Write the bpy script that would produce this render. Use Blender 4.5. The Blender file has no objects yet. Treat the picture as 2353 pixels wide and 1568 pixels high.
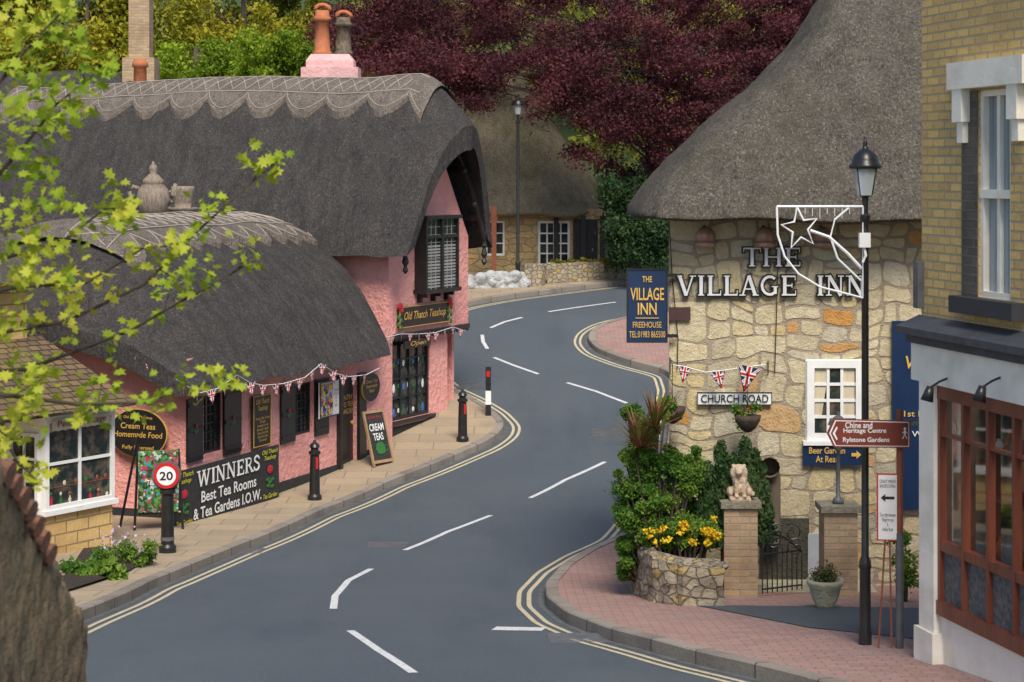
import bpy, math, random, numpy as np
from mathutils import Vector, noise
random.seed(4); rng=np.random.default_rng(4)
F=4575.;U0=1176.5;V0=400.
gD=[-80,0,10,15,17.5,24,30,34,37,40,45,50,55,60,75,100,150,300]
gZ=[-1.7,-1.7,-3.5,-4.1,-4.3,-5.1,-5.5,-5.6,-5.45,-5.1,-4.25,-3.3,-3.0,-2.8,-1.0,5,22,70]
def g(D): return float(sum(np.interp(D+o,gD,gZ) for o in(-1.2,-.6,0,.6,1.2))/5)
def ray(u,v): return Vector(((u-U0)/F,1,-(v-V0)/F))
def P(u,v,D): return ray(u,v)*D
def G(u,v):
    a,b=6.,60.
    for _ in range(40):
        m=(a+b)/2
        if -g(m)/m*F>v-V0: a=m
        else: b=m
    return Vector(((u-U0)/F*a,a,g(a)))
Z=Vector((0,0,1))
class Fr:
    def __init__(s,O,ey):
        s.O=Vector((O[0],O[1],0)); s.ey=Vector((ey[0],ey[1],0)).normalized(); s.ex=Vector((-s.ey.y,s.ey.x,0))
    def w(s,x,y,z): return s.O+s.ex*x+s.ey*y+Z*z
    def hit(s,u,v,off=0):
        r=ray(u,v); t=(s.O.dot(s.ey)+off)/r.dot(s.ey); q=r*t-s.O; return q.dot(s.ex),q.z
class WF:
    def w(s,x,y,z): return Vector((x,y,z))
W0=WF(); ORG={}
class M:
    def __init__(s,fr=W0): s.fr=fr;s.V=[];s.L=[];s.Fc=[];s.m=[]
    def v(s,p):
        s.V.append(s.fr.w(*p)); s.L.append(tuple(p)); return len(s.V)-1
    def face(s,pts,mi=0): s.Fc.append([s.v(p) for p in pts]); s.m.append(mi)
    def idx(s,f,mi=0): s.Fc.append(f); s.m.append(mi)
    def box(s,x0,x1,y0,y1,z0,z1,mi=0):
        i=[s.v(p) for p in((x0,y0,z0),(x1,y0,z0),(x1,y1,z0),(x0,y1,z0),(x0,y0,z1),(x1,y0,z1),(x1,y1,z1),(x0,y1,z1))]
        for f in((0,3,2,1),(4,5,6,7),(0,1,5,4),(1,2,6,5),(2,3,7,6),(3,0,4,7)): s.idx([i[k] for k in f],mi)
    def tube(s,pts,r,n=6,mi=0,cap=True):
        pts=[Vector(p) for p in pts]; rr=r if isinstance(r,(list,tuple)) else [r]*len(pts); prev=None; first=None
        for k,p in enumerate(pts):
            d=(pts[min(k+1,len(pts)-1)]-pts[max(k-1,0)])
            if d.length<1e-6: d=Vector((0,0,1))
            d.normalize(); a=d.cross(Vector((0,0,1)) if abs(d.z)<.9 else Vector((1,0,0))).normalized(); b=d.cross(a)
            ring=[s.v(p+(a*math.cos(2*math.pi*j/n)+b*math.sin(2*math.pi*j/n))*rr[k]) for j in range(n)]
            if prev:
                for j in range(n): s.idx([prev[j],prev[(j+1)%n],ring[(j+1)%n],ring[j]],mi)
            else: first=ring
            prev=ring
        if cap: s.idx(first[::-1],mi); s.idx(prev,mi)
    def lathe(s,c,prof,n=16,mi=0,sx=1,sy=1):
        prev=None
        for r,z in prof:
            ring=[s.v((c[0]+r*sx*math.cos(2*math.pi*j/n),c[1]+r*sy*math.sin(2*math.pi*j/n),c[2]+z)) for j in range(n)]
            if prev:
                for j in range(n): s.idx([prev[j],prev[(j+1)%n],ring[(j+1)%n],ring[j]],mi)
            else: s.idx(ring[::-1],mi)
            prev=ring
        s.idx(prev,mi)
    def ball(s,c,rx,ry=None,rz=None,mi=0,n=12):
        ry=ry or rx; rz=rz or rx
        s.lathe(c,[(rx*math.sin(math.pi*k/8)+.0005,-rz*math.cos(math.pi*k/8)) for k in range(9)],n,mi,1,ry/rx)
    def grid(s,fn,nu,nv,mi=0):
        I=[[s.v(fn(i,j)) for j in range(nv+1)] for i in range(nu+1)]
        for i in range(nu):
            for j in range(nv): s.idx([I[i][j],I[i+1][j],I[i+1][j+1],I[i][j+1]],mi)
        return I
    def make(s,name,mats,parent=None,top=None,smooth=False,label=None,base=False):
        if not isinstance(mats,(list,tuple)): mats=[mats]
        A=np.array([tuple(v) for v in s.V]); lo=A.min(0);hi=A.max(0); o=Vector((lo+hi)/2)
        if top: o.z=float(lo[2])
        me=bpy.data.meshes.new(name); me.from_pydata([Vector(v)-o for v in s.V],[],s.Fc)
        for m in mats: me.materials.append(m)
        me.polygons.foreach_set('material_index',s.m)
        if smooth: me.polygons.foreach_set('use_smooth',[True]*len(s.Fc))
        uv=me.uv_layers.new(name='UVMap').data; dat=[]
        for f in s.Fc:
            p=[s.L[i] for i in f]; nx=ny=nz=0
            for a,b in zip(p,p[1:]+p[:1]):
                nx+=(a[1]-b[1])*(a[2]+b[2]);ny+=(a[2]-b[2])*(a[0]+b[0]);nz+=(a[0]-b[0])*(a[1]+b[1])
            nx,ny,nz=abs(nx),abs(ny),abs(nz)
            for q in p: dat+= (q[0],q[2]) if ny>=nx and ny>=nz else ((q[1],q[2]) if nx>=nz else (q[0],q[1]))
        uv.foreach_set('uv',dat); me.update()
        return place(name,me,o,parent,top,label)
def place(name,me,o,parent=None,top=None,label=None):
    ob=bpy.data.objects.new(name,me); bpy.context.scene.collection.objects.link(ob)
    ORG[ob.name]=Vector(o)
    if parent: ob.parent=parent; ob.location=Vector(o)-ORG[parent.name]
    else: ob.location=o
    if top:
        ob['label']=top[0];ob['category']=top[1]
        if len(top)>2 and top[2]: ob['group']=top[2]
    if label: ob['label']=label
    return ob
def thing(name,label,cat,o,group=None): return place(name,None,Vector(o),None,(label,cat,group))
def dup(t,newloc,label=None):
    def cp(o,par):
        n=o.copy(); bpy.context.scene.collection.objects.link(n)
        if par: n.parent=par
        for c in o.children: cp(c,n)
        return n
    n=cp(t,None); n.location=newloc; ORG[n.name]=Vector(newloc)
    if label: n['label']=label
    return n
# ---------- materials
def base(name):
    m=bpy.data.materials.new(name); m.use_nodes=True; nt=m.node_tree; b=nt.nodes['Principled BSDF']; return m,nt,b
def N(nt,t,**k):
    n=nt.nodes.new(t)
    for a,b in k.items(): setattr(n,a,b)
    return n
def c4(c): return (c[0],c[1],c[2],1)
def mixc(nt,fac,a,b,mode='MIX'):
    n=N(nt,'ShaderNodeMix',data_type='RGBA',blend_type=mode)
    for i,x in((0,fac),(6,a),(7,b)):
        if hasattr(x,'links'): nt.links.new(x,n.inputs[i])
        else: n.inputs[i].default_value=x if i==0 else c4(x)
    return n.outputs[2]
def coords(nt,kind='Object',sc=(1,1,1)):
    t=N(nt,'ShaderNodeTexCoord'); mp=N(nt,'ShaderNodeMapping'); mp.inputs['Scale'].default_value=sc
    nt.links.new(t.outputs[kind],mp.inputs[0]); return mp.outputs[0]
def noi(nt,co,scale,detail=4,rough=.6,lo=.3,hi=.7):
    n=N(nt,'ShaderNodeTexNoise'); n.inputs['Scale'].default_value=scale;n.inputs['Detail'].default_value=detail;n.inputs['Roughness'].default_value=rough
    nt.links.new(co,n.inputs['Vector']); r=N(nt,'ShaderNodeMapRange'); r.inputs[1].default_value=lo;r.inputs[2].default_value=hi
    nt.links.new(n.outputs[0],r.inputs[0]); return r.outputs[0]
def bump(nt,b,h,dist,strength=1,prev=None):
    n=N(nt,'ShaderNodeBump'); n.inputs['Distance'].default_value=dist;n.inputs['Strength'].default_value=strength
    nt.links.new(h,n.inputs['Height'])
    if prev: nt.links.new(prev,n.inputs['Normal'])
    nt.links.new(n.outputs[0],b.inputs['Normal']); return n.outputs[0]
def mat(name,c1,c2=None,scale=4,rough=.8,bd=0,bscale=None,sc=(1,1,1),metal=0,c3=None,s3=.6):
    m,nt,b=base(name); b.inputs['Roughness'].default_value=rough;b.inputs['Metallic'].default_value=metal
    if c2 is None: c2=tuple(x*.75 for x in c1)
    co=coords(nt,'Object',sc); col=mixc(nt,noi(nt,co,scale),c1,c2)
    if c3: col=mixc(nt,noi(nt,coords(nt),s3,3,.5,.5,.68),col,c3)
    nt.links.new(col,b.inputs['Base Color'])
    if bd: bump(nt,b,noi(nt,co,bscale or scale*4,6,.65,.2,.8),bd)
    return m
def leafm(name,c1,c2,c3,ns=.5,tr=.3):
    m,nt,b=base(name); geo=N(nt,'ShaderNodeNewGeometry')
    col=mixc(nt,geo.outputs['Random Per Island'],c1,c2); col=mixc(nt,noi(nt,coords(nt),ns,3,.5,.4,.6),col,c3)
    nt.links.new(col,b.inputs['Base Color']); b.inputs['Roughness'].default_value=.6; b.inputs['Specular IOR Level'].default_value=.2
    t=N(nt,'ShaderNodeBsdfTranslucent'); nt.links.new(col,t.inputs[0]); mx=N(nt,'ShaderNodeMixShader'); mx.inputs[0].default_value=tr
    nt.links.new(b.outputs[0],mx.inputs[1]);nt.links.new(t.outputs[0],mx.inputs[2]); nt.links.new(mx.outputs[0],nt.nodes['Material Output'].inputs[0]); return m
def brickm(name,a,b_,mort,w=.225,h=.075,ms=.01,kind='UV',off=.5,c3=None,bd=.008,rough=.9):
    m,nt,b=base(name); co=coords(nt,kind); t=N(nt,'ShaderNodeTexBrick',offset=off)
    t.inputs['Color1'].default_value=c4(a);t.inputs['Color2'].default_value=c4(b_);t.inputs['Mortar'].default_value=c4(mort)
    t.inputs['Scale'].default_value=1;t.inputs['Mortar Size'].default_value=ms;t.inputs['Brick Width'].default_value=w;t.inputs['Row Height'].default_value=h;t.inputs['Bias'].default_value=-.1;t.inputs['Mortar Smooth'].default_value=.3
    nt.links.new(co,t.inputs[0]); col=t.outputs[0]
    col=mixc(nt,noi(nt,coords(nt),1.2,5,.6,.5,.8),col,c3 or tuple(x*.6 for x in b_))
    col=mixc(nt,noi(nt,coords(nt),30,4,.6),col,(.8,.8,.8),'MULTIPLY')
    nt.links.new(col,b.inputs['Base Color']); b.inputs['Roughness'].default_value=rough
    inv=N(nt,'ShaderNodeMath',operation='SUBTRACT'); inv.inputs[0].default_value=1; nt.links.new(t.outputs['Fac'],inv.inputs[1])
    p=bump(nt,b,inv.outputs[0],bd); bump(nt,b,noi(nt,coords(nt),40,5,.6,.2,.8),.004,1,p); return m
def rubble(name,ca,cb,cc,mort,sx=3.2,sz=4.6,edge=.07,bd=.03):
    m,nt,b=base(name); co=coords(nt,'UV',(sx,sz,1))
    nz=N(nt,'ShaderNodeTexNoise'); nz.inputs['Scale'].default_value=1.2; nt.links.new(co,nz.inputs[0])
    ad=N(nt,'ShaderNodeVectorMath',operation='MULTIPLY_ADD'); nt.links.new(nz.outputs['Color'],ad.inputs[0]); ad.inputs[1].default_value=(.5,.5,0); nt.links.new(co,ad.inputs[2])
    v1=N(nt,'ShaderNodeTexVoronoi',voronoi_dimensions='2D',feature='DISTANCE_TO_EDGE'); v2=N(nt,'ShaderNodeTexVoronoi',voronoi_dimensions='2D')
    for v in(v1,v2): v.inputs['Scale'].default_value=1;v.inputs['Randomness'].default_value=.85; nt.links.new(ad.outputs[0],v.inputs['Vector'])
    sp=N(nt,'ShaderNodeSeparateColor'); nt.links.new(v2.outputs['Color'],sp.inputs[0])
    col=mixc(nt,sp.outputs[0],ca,cb)
    r=N(nt,'ShaderNodeMapRange'); r.inputs[1].default_value=.86;r.inputs[2].default_value=.93; nt.links.new(sp.outputs[1],r.inputs[0]); col=mixc(nt,r.outputs[0],col,cc)
    col=mixc(nt,noi(nt,coords(nt),7,6,.7,.35,.7),col,(.62,.58,.5),'MULTIPLY')
    mr=N(nt,'ShaderNodeMapRange'); mr.inputs[1].default_value=edge*.6;mr.inputs[2].default_value=edge*1.3; nt.links.new(v1.outputs[0],mr.inputs[0])
    col=mixc(nt,mr.outputs[0],mort,col)
    nt.links.new(col,b.inputs['Base Color']); b.inputs['Roughness'].default_value=.95
    m2=N(nt,'ShaderNodeMapRange'); m2.inputs[2].default_value=edge*2.2; nt.links.new(v1.outputs[0],m2.inputs[0])
    p=bump(nt,b,m2.outputs[0],bd); bump(nt,b,noi(nt,coords(nt),18,6,.7,.2,.8),.02,1,p); return m
def islandstone(name,cols,dirt=(.8,.77,.7)):
    m,nt,b=base(name); geo=N(nt,'ShaderNodeNewGeometry'); r=N(nt,'ShaderNodeValToRGB')
    while len(r.color_ramp.elements)<len(cols): r.color_ramp.elements.new(.5)
    for i,c in enumerate(cols): r.color_ramp.elements[i].position=i/(len(cols)-1); r.color_ramp.elements[i].color=c4(c)
    nt.links.new(geo.outputs['Random Per Island'],r.inputs[0]); col=mixc(nt,noi(nt,coords(nt),6,6,.75,.4,.66),r.outputs[0],dirt,'MULTIPLY')
    col=mixc(nt,noi(nt,coords(nt),22,5,.75,.5,.7),col,(.74,.7,.62),'MULTIPLY'); nt.links.new(col,b.inputs['Base Color']); b.inputs['Roughness'].default_value=.95
    p=bump(nt,b,noi(nt,coords(nt),9,7,.75,.2,.8),.03); bump(nt,b,noi(nt,coords(nt),45,4,.7,.2,.8),.006,1,p); return m
def thatchm(name,c1,c2,c3,st=.2,bd=.07):
    m,nt,b=base(name); s1=coords(nt,'Object',(1,1,st)); 
    col=mixc(nt,noi(nt,s1,32,6,.75,.36,.64),c1,c2); col=mixc(nt,noi(nt,coords(nt),1.3,6,.7,.45,.72),col,c3)
    col=mixc(nt,noi(nt,coords(nt,'Object',(1,1,.5)),44,4,.8,.55,.66),col,tuple(min(.6,x*1.9) for x in c1)); col=mixc(nt,noi(nt,coords(nt,'Object',(1,1,.12)),4,5,.7,.4,.7),col,(.66,.66,.69),'MULTIPLY')
    nt.links.new(col,b.inputs['Base Color']); b.inputs['Roughness'].default_value=.95; b.inputs['Specular IOR Level'].default_value=.15
    p=bump(nt,b,noi(nt,s1,28,6,.8,.2,.8),bd); bump(nt,b,noi(nt,coords(nt),5,6,.7,.2,.8),bd*.8,1,p); return m
def glassm(name,c=(.015,.02,.022),c2=(.06,.06,.05),rough=.06,sc=3):
    m,nt,b=base(name); col=mixc(nt,noi(nt,coords(nt),sc,3,.6,.45,.7),c,c2); nt.links.new(col,b.inputs['Base Color']); b.inputs['Roughness'].default_value=rough
    bump(nt,b,noi(nt,coords(nt),2.5,2,.5,.2,.8),.01,.5); return m
BLK=mat('black_paint',(.012,.012,.013),(.02,.02,.02),8,.35); BLKM=mat('matt_black',(.015,.015,.016),(.03,.03,.03),12,.75,.01,20)
WHT=mat('white_paint',(.80,.80,.78),(.70,.70,.68),5,.5,.002); PINK=mat('pink_render',(.90,.42,.37),(.82,.355,.315),2.2,.9,.05,9,c3=(.72,.31,.275))
TH=thatchm('old_thatch',(.150,.137,.130),(.055,.051,.050),(.088,.081,.078)); THR=thatchm('ridge_thatch',(.34,.285,.24),(.16,.135,.115),(.22,.185,.16),.2,.05); THI=thatchm('mossy_thatch',(.27,.24,.20),(.085,.076,.064),(.155,.14,.105),.45,.08)
THB=thatchm('brown_thatch',(.42,.35,.25),(.2,.16,.12),(.22,.21,.09)); STRAW=mat('straw_spars',(.40,.35,.30),(.28,.24,.2),20); SCULP=mat('woven_straw',(.36,.29,.22),(.2,.16,.125),22,.95,.03,30,(1,1,.25))
STONEG=rubble('garden_stone',(.50,.43,.31),(.30,.25,.19),(.5,.37,.15),(.20,.17,.13),7,9,.05,.02)
ISTN=islandstone('village_stone',[(.50,.46,.35),(.66,.57,.38),(.75,.67,.47),(.63,.53,.33),(.73,.63,.42),(.60,.54,.42),(.76,.68,.49),(.70,.57,.31),(.70,.61,.41),(.66,.33,.09)]); MORT=mat('lime_mortar',(.40,.33,.24),(.31,.255,.185),6,.95,.02,30)
STONEB=rubble('squared_stone',(.58,.43,.21),(.42,.31,.16),(.55,.35,.14),(.26,.2,.12),2.4,5,.05,.015)
BRY=brickm('yellow_brick',(.78,.53,.19),(.56,.37,.15),(.42,.35,.24),c3=(.50,.34,.15)); BRS=brickm('sandstone_block',(.70,.47,.19),(.57,.36,.14),(.32,.22,.11),.42,.17,.012)
BRP=brickm('pillar_brick',(.52,.35,.20),(.36,.24,.14),(.38,.33,.25))
PAVE=brickm('brick_paving',(.40,.235,.20),(.31,.185,.16),(.22,.16,.135),.21,.105,.008,'UV',.5,(.31,.23,.2),.004); SLAB=brickm('stone_slabs',(.40,.31,.205),(.33,.255,.175),(.23,.185,.135),.75,.6,.012,'UV',.4,(.26,.215,.16),.003)
TILE=brickm('mossy_tiles',(.2,.125,.06),(.11,.075,.04),(.03,.02,.015),.2,.13,.014,'UV',.5,(.18,.17,.05),.02)
KERB=brickm('kerb_stone',(.29,.25,.205),(.22,.19,.165),(.09,.08,.07),.9,.9,.015,'UV',0)
DARKBRK=brickm('dark_brick',(.15,.125,.10),(.09,.08,.065),(.16,.14,.11))
GLS=glassm('window_glass'); GLT=glassm('shop_glass',(.02,.03,.03),(.14,.11,.08),.04,6)
GRN=mat('grass',(.05,.09,.02),(.03,.05,.015),6,.9,.03); SOIL=mat('soil',(.06,.045,.03),(.03,.02,.015),10,.95,.03)
GOLD=mat('gold_lettering',(.70,.44,.10),(.58,.35,.07),10,.4); NAVY=mat('navy_board',(.008,.022,.065),(.01,.03,.085),3,.35); RED=mat('red_paint',(.55,.015,.015),(.45,.01,.01),6,.4)
BROWN=mat('brown_sign',(.19,.034,.02),(.16,.029,.018),4,.45); MAHO=mat('mahogany',(.21,.058,.03),(.12,.034,.02),6,.35,.004,30,(1,1,.2)); TERRA=mat('terracotta',(.50,.17,.065),(.34,.11,.05),8,.8,.01)
TERD=mat('sooty_pot',(.2,.15,.09),(.03,.03,.03),9,.8,.01); PNKP=mat('smooth_pink',(.78,.44,.43),(.64,.35,.35),3,.85,.02,12,c3=(.58,.35,.34),s3=2.5); WOOD=mat('pale_wood',(.38,.24,.12),(.28,.17,.08),8,.6); GREY=mat('grey_metal',(.12,.125,.13),(.08,.08,.085),8,.5)
CONC=mat('weathered_pot',(.60,.54,.38),(.40,.37,.25),9,.9,.02); BARK=mat('bark',(.09,.065,.045),(.05,.035,.025),9,.9,.03,20,(1,1,.3)); WHR=mat('whitewashed_stone',(.66,.68,.68),(.34,.35,.34),7,.9,.1,9)
COPP=mat('copper_lamp',(.40,.24,.17),(.26,.15,.11),6,.4,0,None,(1,1,1),.2); REDB=mat('red_brown_wood',(.26,.08,.035),(.18,.05,.025),8,.7); PINKW=mat('rose_red',(.55,.02,.04),(.35,.01,.02),40,.7); GREENP=mat('painted_green',(.03,.18,.03),(.02,.10,.02),40,.6)
CREAM=mat('cream_cloth',(.62,.55,.40),(.5,.42,.3),9,.9,.01,20,(1,1,.1)); BLUEB=mat('blue_banner',(.05,.2,.55),(.04,.13,.4),5,.6); LITE=mat('lamp_white_tube',(.85,.86,.88),(.78,.8,.82),30,.3); YELP=mat('yellow_print',(.6,.55,.03),(.5,.45,.02),30,.6)
LANT,nt_,b_=base('lantern_glass'); b_.inputs['Base Color'].default_value=(.8,.84,.86,1);b_.inputs['Roughness'].default_value=.12;b_.inputs['Transmission Weight'].default_value=.6
def multi(name,sc,cols):
    m,nt,b=base(name); co=coords(nt); nz=N(nt,'ShaderNodeTexNoise'); nz.inputs['Scale'].default_value=sc*1.3; nt.links.new(co,nz.inputs[0]); ad=N(nt,'ShaderNodeVectorMath',operation='MULTIPLY_ADD'); nt.links.new(nz.outputs['Color'],ad.inputs[0]); ad.inputs[1].default_value=(1.6/sc,)*3; nt.links.new(co,ad.inputs[2])
    v=N(nt,'ShaderNodeTexVoronoi'); v.inputs['Scale'].default_value=sc; nt.links.new(ad.outputs[0],v.inputs['Vector'])
    sp=N(nt,'ShaderNodeSeparateColor'); nt.links.new(v.outputs['Color'],sp.inputs[0]); r=N(nt,'ShaderNodeValToRGB'); r.color_ramp.interpolation='CONSTANT'
    while len(r.color_ramp.elements)<len(cols): r.color_ramp.elements.new(.5)
    for i,c in enumerate(cols): r.color_ramp.elements[i].position=i/len(cols); r.color_ramp.elements[i].color=c4(c)
    nt.links.new(sp.outputs[0],r.inputs[0]); nt.links.new(r.outputs[0],b.inputs['Base Color']); b.inputs['Roughness'].default_value=.5; return m
POST=multi('garden_poster',26,[(.02,.05,.01),(.05,.14,.02),(.1,.25,.04),(.02,.03,.01),(.5,.5,.45),(.02,.04,.02),(.4,.03,.12),(.02,.3,.32),(.03,.08,.02),(.08,.2,.03)]); POS2=multi('event_poster',14,[(.6,.2,.02),(.6,.45,.05),(.3,.02,.05),(.03,.15,.4),(.5,.5,.5),(.02,.02,.02)])
def asphalt():
    m,nt,b=base('asphalt'); col=mixc(nt,noi(nt,coords(nt),70,3,.8,.35,.65),(.054,.066,.078),(.118,.138,.156)); col=mixc(nt,noi(nt,coords(nt),.35,5,.6,.4,.65),col,(.84,.87,.9),'MULTIPLY')
    col=mixc(nt,noi(nt,coords(nt,'Object',(1.2,.25,1)),.9,4,.6,.52,.75),col,(.78,.8,.82),'MULTIPLY'); col=mixc(nt,noi(nt,coords(nt),9,5,.75,.6,.75),col,(.7,.7,.7),'MULTIPLY')
    nt.links.new(col,b.inputs['Base Color']); b.inputs['Roughness'].default_value=.72; bump(nt,b,noi(nt,coords(nt),90,3,.7,.2,.8),.008); return m
ASPH=asphalt(); 
def worn(name,c):
    m,nt,b=base(name); col=mixc(nt,noi(nt,coords(nt),16,5,.8,.45,.62),c,tuple(x*.72 for x in c)); col=mixc(nt,noi(nt,coords(nt),34,5,.8,.6,.66),col,(.10,.11,.12)); nt.links.new(col,b.inputs['Base Color']); b.inputs['Roughness'].default_value=.75; return m
LINEW=worn('road_white',(.60,.61,.61)); LINEY=worn('road_yellow',(.53,.46,.30))
BEECH=leafm('beech_leaf',(.085,.024,.032),(.032,.012,.017),(.13,.037,.043),.7,.3); SPR=leafm('spring_leaf',(.36,.44,.03),(.18,.30,.02),(.14,.22,.015),.6,.4); MAPL=leafm('maple_leaf',(.36,.44,.03),(.19,.32,.02),(.48,.48,.05),1.5,.4)
DKG=leafm('evergreen_leaf',(.03,.075,.02),(.012,.03,.012),(.05,.09,.03),1.2,.15); CONI=leafm('conifer_leaf',(.05,.11,.03),(.02,.05,.018),(.08,.13,.045),3,.2); MIDG=leafm('hedge_leaf',(.10,.22,.03),(.04,.11,.02),(.18,.29,.04),2,.35); YEL=leafm('yellow_flower',(.85,.52,.02),(.7,.36,.01),(.8,.6,.03),3,.2)
WOODL=leafm('wood_leaf',(.14,.16,.025),(.04,.06,.012),(.38,.35,.03),.16,.35); PHOR=leafm('phormium_leaf',(.25,.05,.05),(.12,.07,.035),(.14,.14,.03),3,.2); LAV=leafm('pale_flower',(.6,.45,.6),(.5,.33,.5),(.7,.6,.7),3,.2)
# ---------- setting
def structure(o): o['kind']='structure'; return o
m=M(); Ds=list(np.arange(-80,6,6))+list(np.arange(6,64,.5))+list(np.arange(64,300,4)); Xs=np.linspace(-150,150,13)
m.grid(lambda i,j:(Xs[j],Ds[i],g(Ds[i])-.06),len(Ds)-1,12); structure(m.make('ground',[GRN],smooth=True))
def edge(px):
    q=[G(*p) for p in px]; q.sort(key=lambda p:p.y); D=np.arange(9,57,.1); X=np.interp(D,[p.y for p in q],[p.x for p in q])
    for _ in range(2):
        k=np.ones(5)/5; X=np.convolve(np.pad(X,2,'edge'),k,'valid')
    return D,X
LP=[(-400,1800),(60,1487),(180,1432),(350,1354),(560,1266),(740,1186),(900,1117),(1050,1057),(1120,1026),(1152,1003),(1160,982),(1132,952),(1082,922),(1030,899),(985,860),(965,800),(975,760),(1010,725),(1065,706),(1200,684),(1330,667),(1440,655),(1700,645),(2900,638)]
RP=[(2700,1800),(1800,1575),(1600,1528),(1400,1473),(1300,1432),(1255,1394),(1253,1360),(1290,1318),(1350,1280),(1430,1243),(1500,1150),(1530,1060),(1540,960),(1548,900),(1535,862),(1440,838),(1370,812),(1350,790),(1356,770),(1385,752),(1440,737),(1600,722),(2900,712)]
D_,XL=edge(LP); _,XR=edge(RP); n=len(D_)-1
m=M(); m.grid(lambda i,j:((XL[i]-.05,XR[i]+.05)[j],D_[i],g(D_[i])),n,1); structure(m.make('road',[ASPH]))
m=M(); m.grid(lambda i,j:((-16,XL[i]-.13)[j],D_[i],g(D_[i])+.12),n,1); structure(m.make('pavement',[SLAB]))
m=M(); m.grid(lambda i,j:((XR[i]+.13,XR[i]+14)[j],D_[i],g(D_[i])+.12),n,1); structure(m.make('pavement',[PAVE]))
m=M()
for a,b,c,d in[((1600,1418),(1860,1420),(1860,1472),(1640,1426)),((1860,1420),(2130,1425),(2110,1500),(1860,1472))]:
    m.face([(p.x,p.y,g(p.y)+.128) for p in(G(*a),G(*b),G(*c),G(*d))])
structure(m.make('path',[ASPH]))
def offs(D,X,o):
    dx=np.gradient(X,D); L=np.sqrt(1+dx*dx); return X+o/L, D-o*dx/L
def strip(m,D,X,o1,o2,z1,z2,mi=0):
    a=offs(D,X,o1);b=offs(D,X,o2); acc=np.concatenate([[0],np.cumsum(np.hypot(np.diff(X),np.diff(D)))])
    A=[m.v((a[0][i],a[1][i],g(a[1][i])+z1)) for i in range(len(D))];B=[m.v((b[0][i],b[1][i],g(b[1][i])+z2)) for i in range(len(D))]
    for k in range(len(D)):
        m.L[A[k]]=(float(acc[k]),0,.3);m.L[B[k]]=(float(acc[k]),0,.6)
    for i in range(len(D)-1): m.idx([A[i],A[i+1],B[i+1],B[i]],mi)
GUT=mat('gutter_dirt',(.06,.06,.055),(.11,.12,.125),5,.9)
for X,s,c0,c1 in((XL,-1,9,56),(XR,1,9,49.6)):
    k=(D_>c0)&(D_<c1); D2,X2=D_[k],X[k]; m=M(); strip(m,D2,X2,0,0,-.02,.115); strip(m,D2,X2,0,s*.015,.115,.13); strip(m,D2,X2,s*.015,s*.15,.13,.13)
    structure(m.make('kerb',[KERB]))
    m=M(); strip(m,D2,X2,-s*.004,-s*.09,.003,.003); structure(m.make('gutter',[GUT]))
    for o in(-s*.17,-s*.29):
        m=M(); strip(m,D2,X2,o,o-s*.055,.004,.004); structure(m.make('road_marking',[LINEY]))
def polystrip(px,w,dz=.0045,M_=LINEW):
    p=[G(*q) for q in px]; P2=[]
    for k in range(len(p)-1):
        for t in np.linspace(0,1,6)[:-1]:
            q=p[k].lerp(p[k+1],t);P2.append(q)
    P2.append(p[-1]); m=M(); I=[]
    for k,q in enumerate(P2):
        d=(P2[min(k+1,len(P2)-1)]-P2[max(k-1,0)]); d.z=0; d.normalize(); nn=Vector((-d.y,d.x,0))*w/2
        I.append([m.v((a.x,a.y,g(a.y)+dz)) for a in(q+nn,q-nn)])
    for a,b in zip(I,I[1:]): m.idx([a[0],b[0],b[1],a[1]])
    return structure(m.make('road_marking',[M_]))
for px in([(805,1450),(870,1495),(950,1547)],[(766,1400),(770,1370),(800,1335),(853,1308)],[(930,1265),(1030,1222),(1128,1185)],[(1218,1145),(1300,1103),(1390,1062)],[(1303,880),(1370,900),(1440,927)],[(1135,822),(1180,840),(1237,860)],[(1108,770),(1110,786),(1120,802)],[(1127,754),(1160,740),(1200,730)],[(1260,717),(1340,705),(1415,695)]): polystrip(px,.085)
polystrip([(1135,1445),(1250,1447)],.33)
for u,v in((890,1253),(1082,888),(1392,993),(560,1268),(1330,1470)):
    p=G(u,v); m=M(); 
    for i in range(5): m.box(p.x-.28,p.x+.28,p.y-.25+i*.11,p.y-.18+i*.11,p.z-.03,g(p.y-.2+i*.11)+.006)
    m.box(p.x-.3,p.x+.3,p.y-.28,p.y+.3,p.z-.06,p.z-.004)
    m.make('drain_cover',[GREY],top=('dark metal drain cover set in the asphalt road','drain cover','drain covers in the road'))
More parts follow.
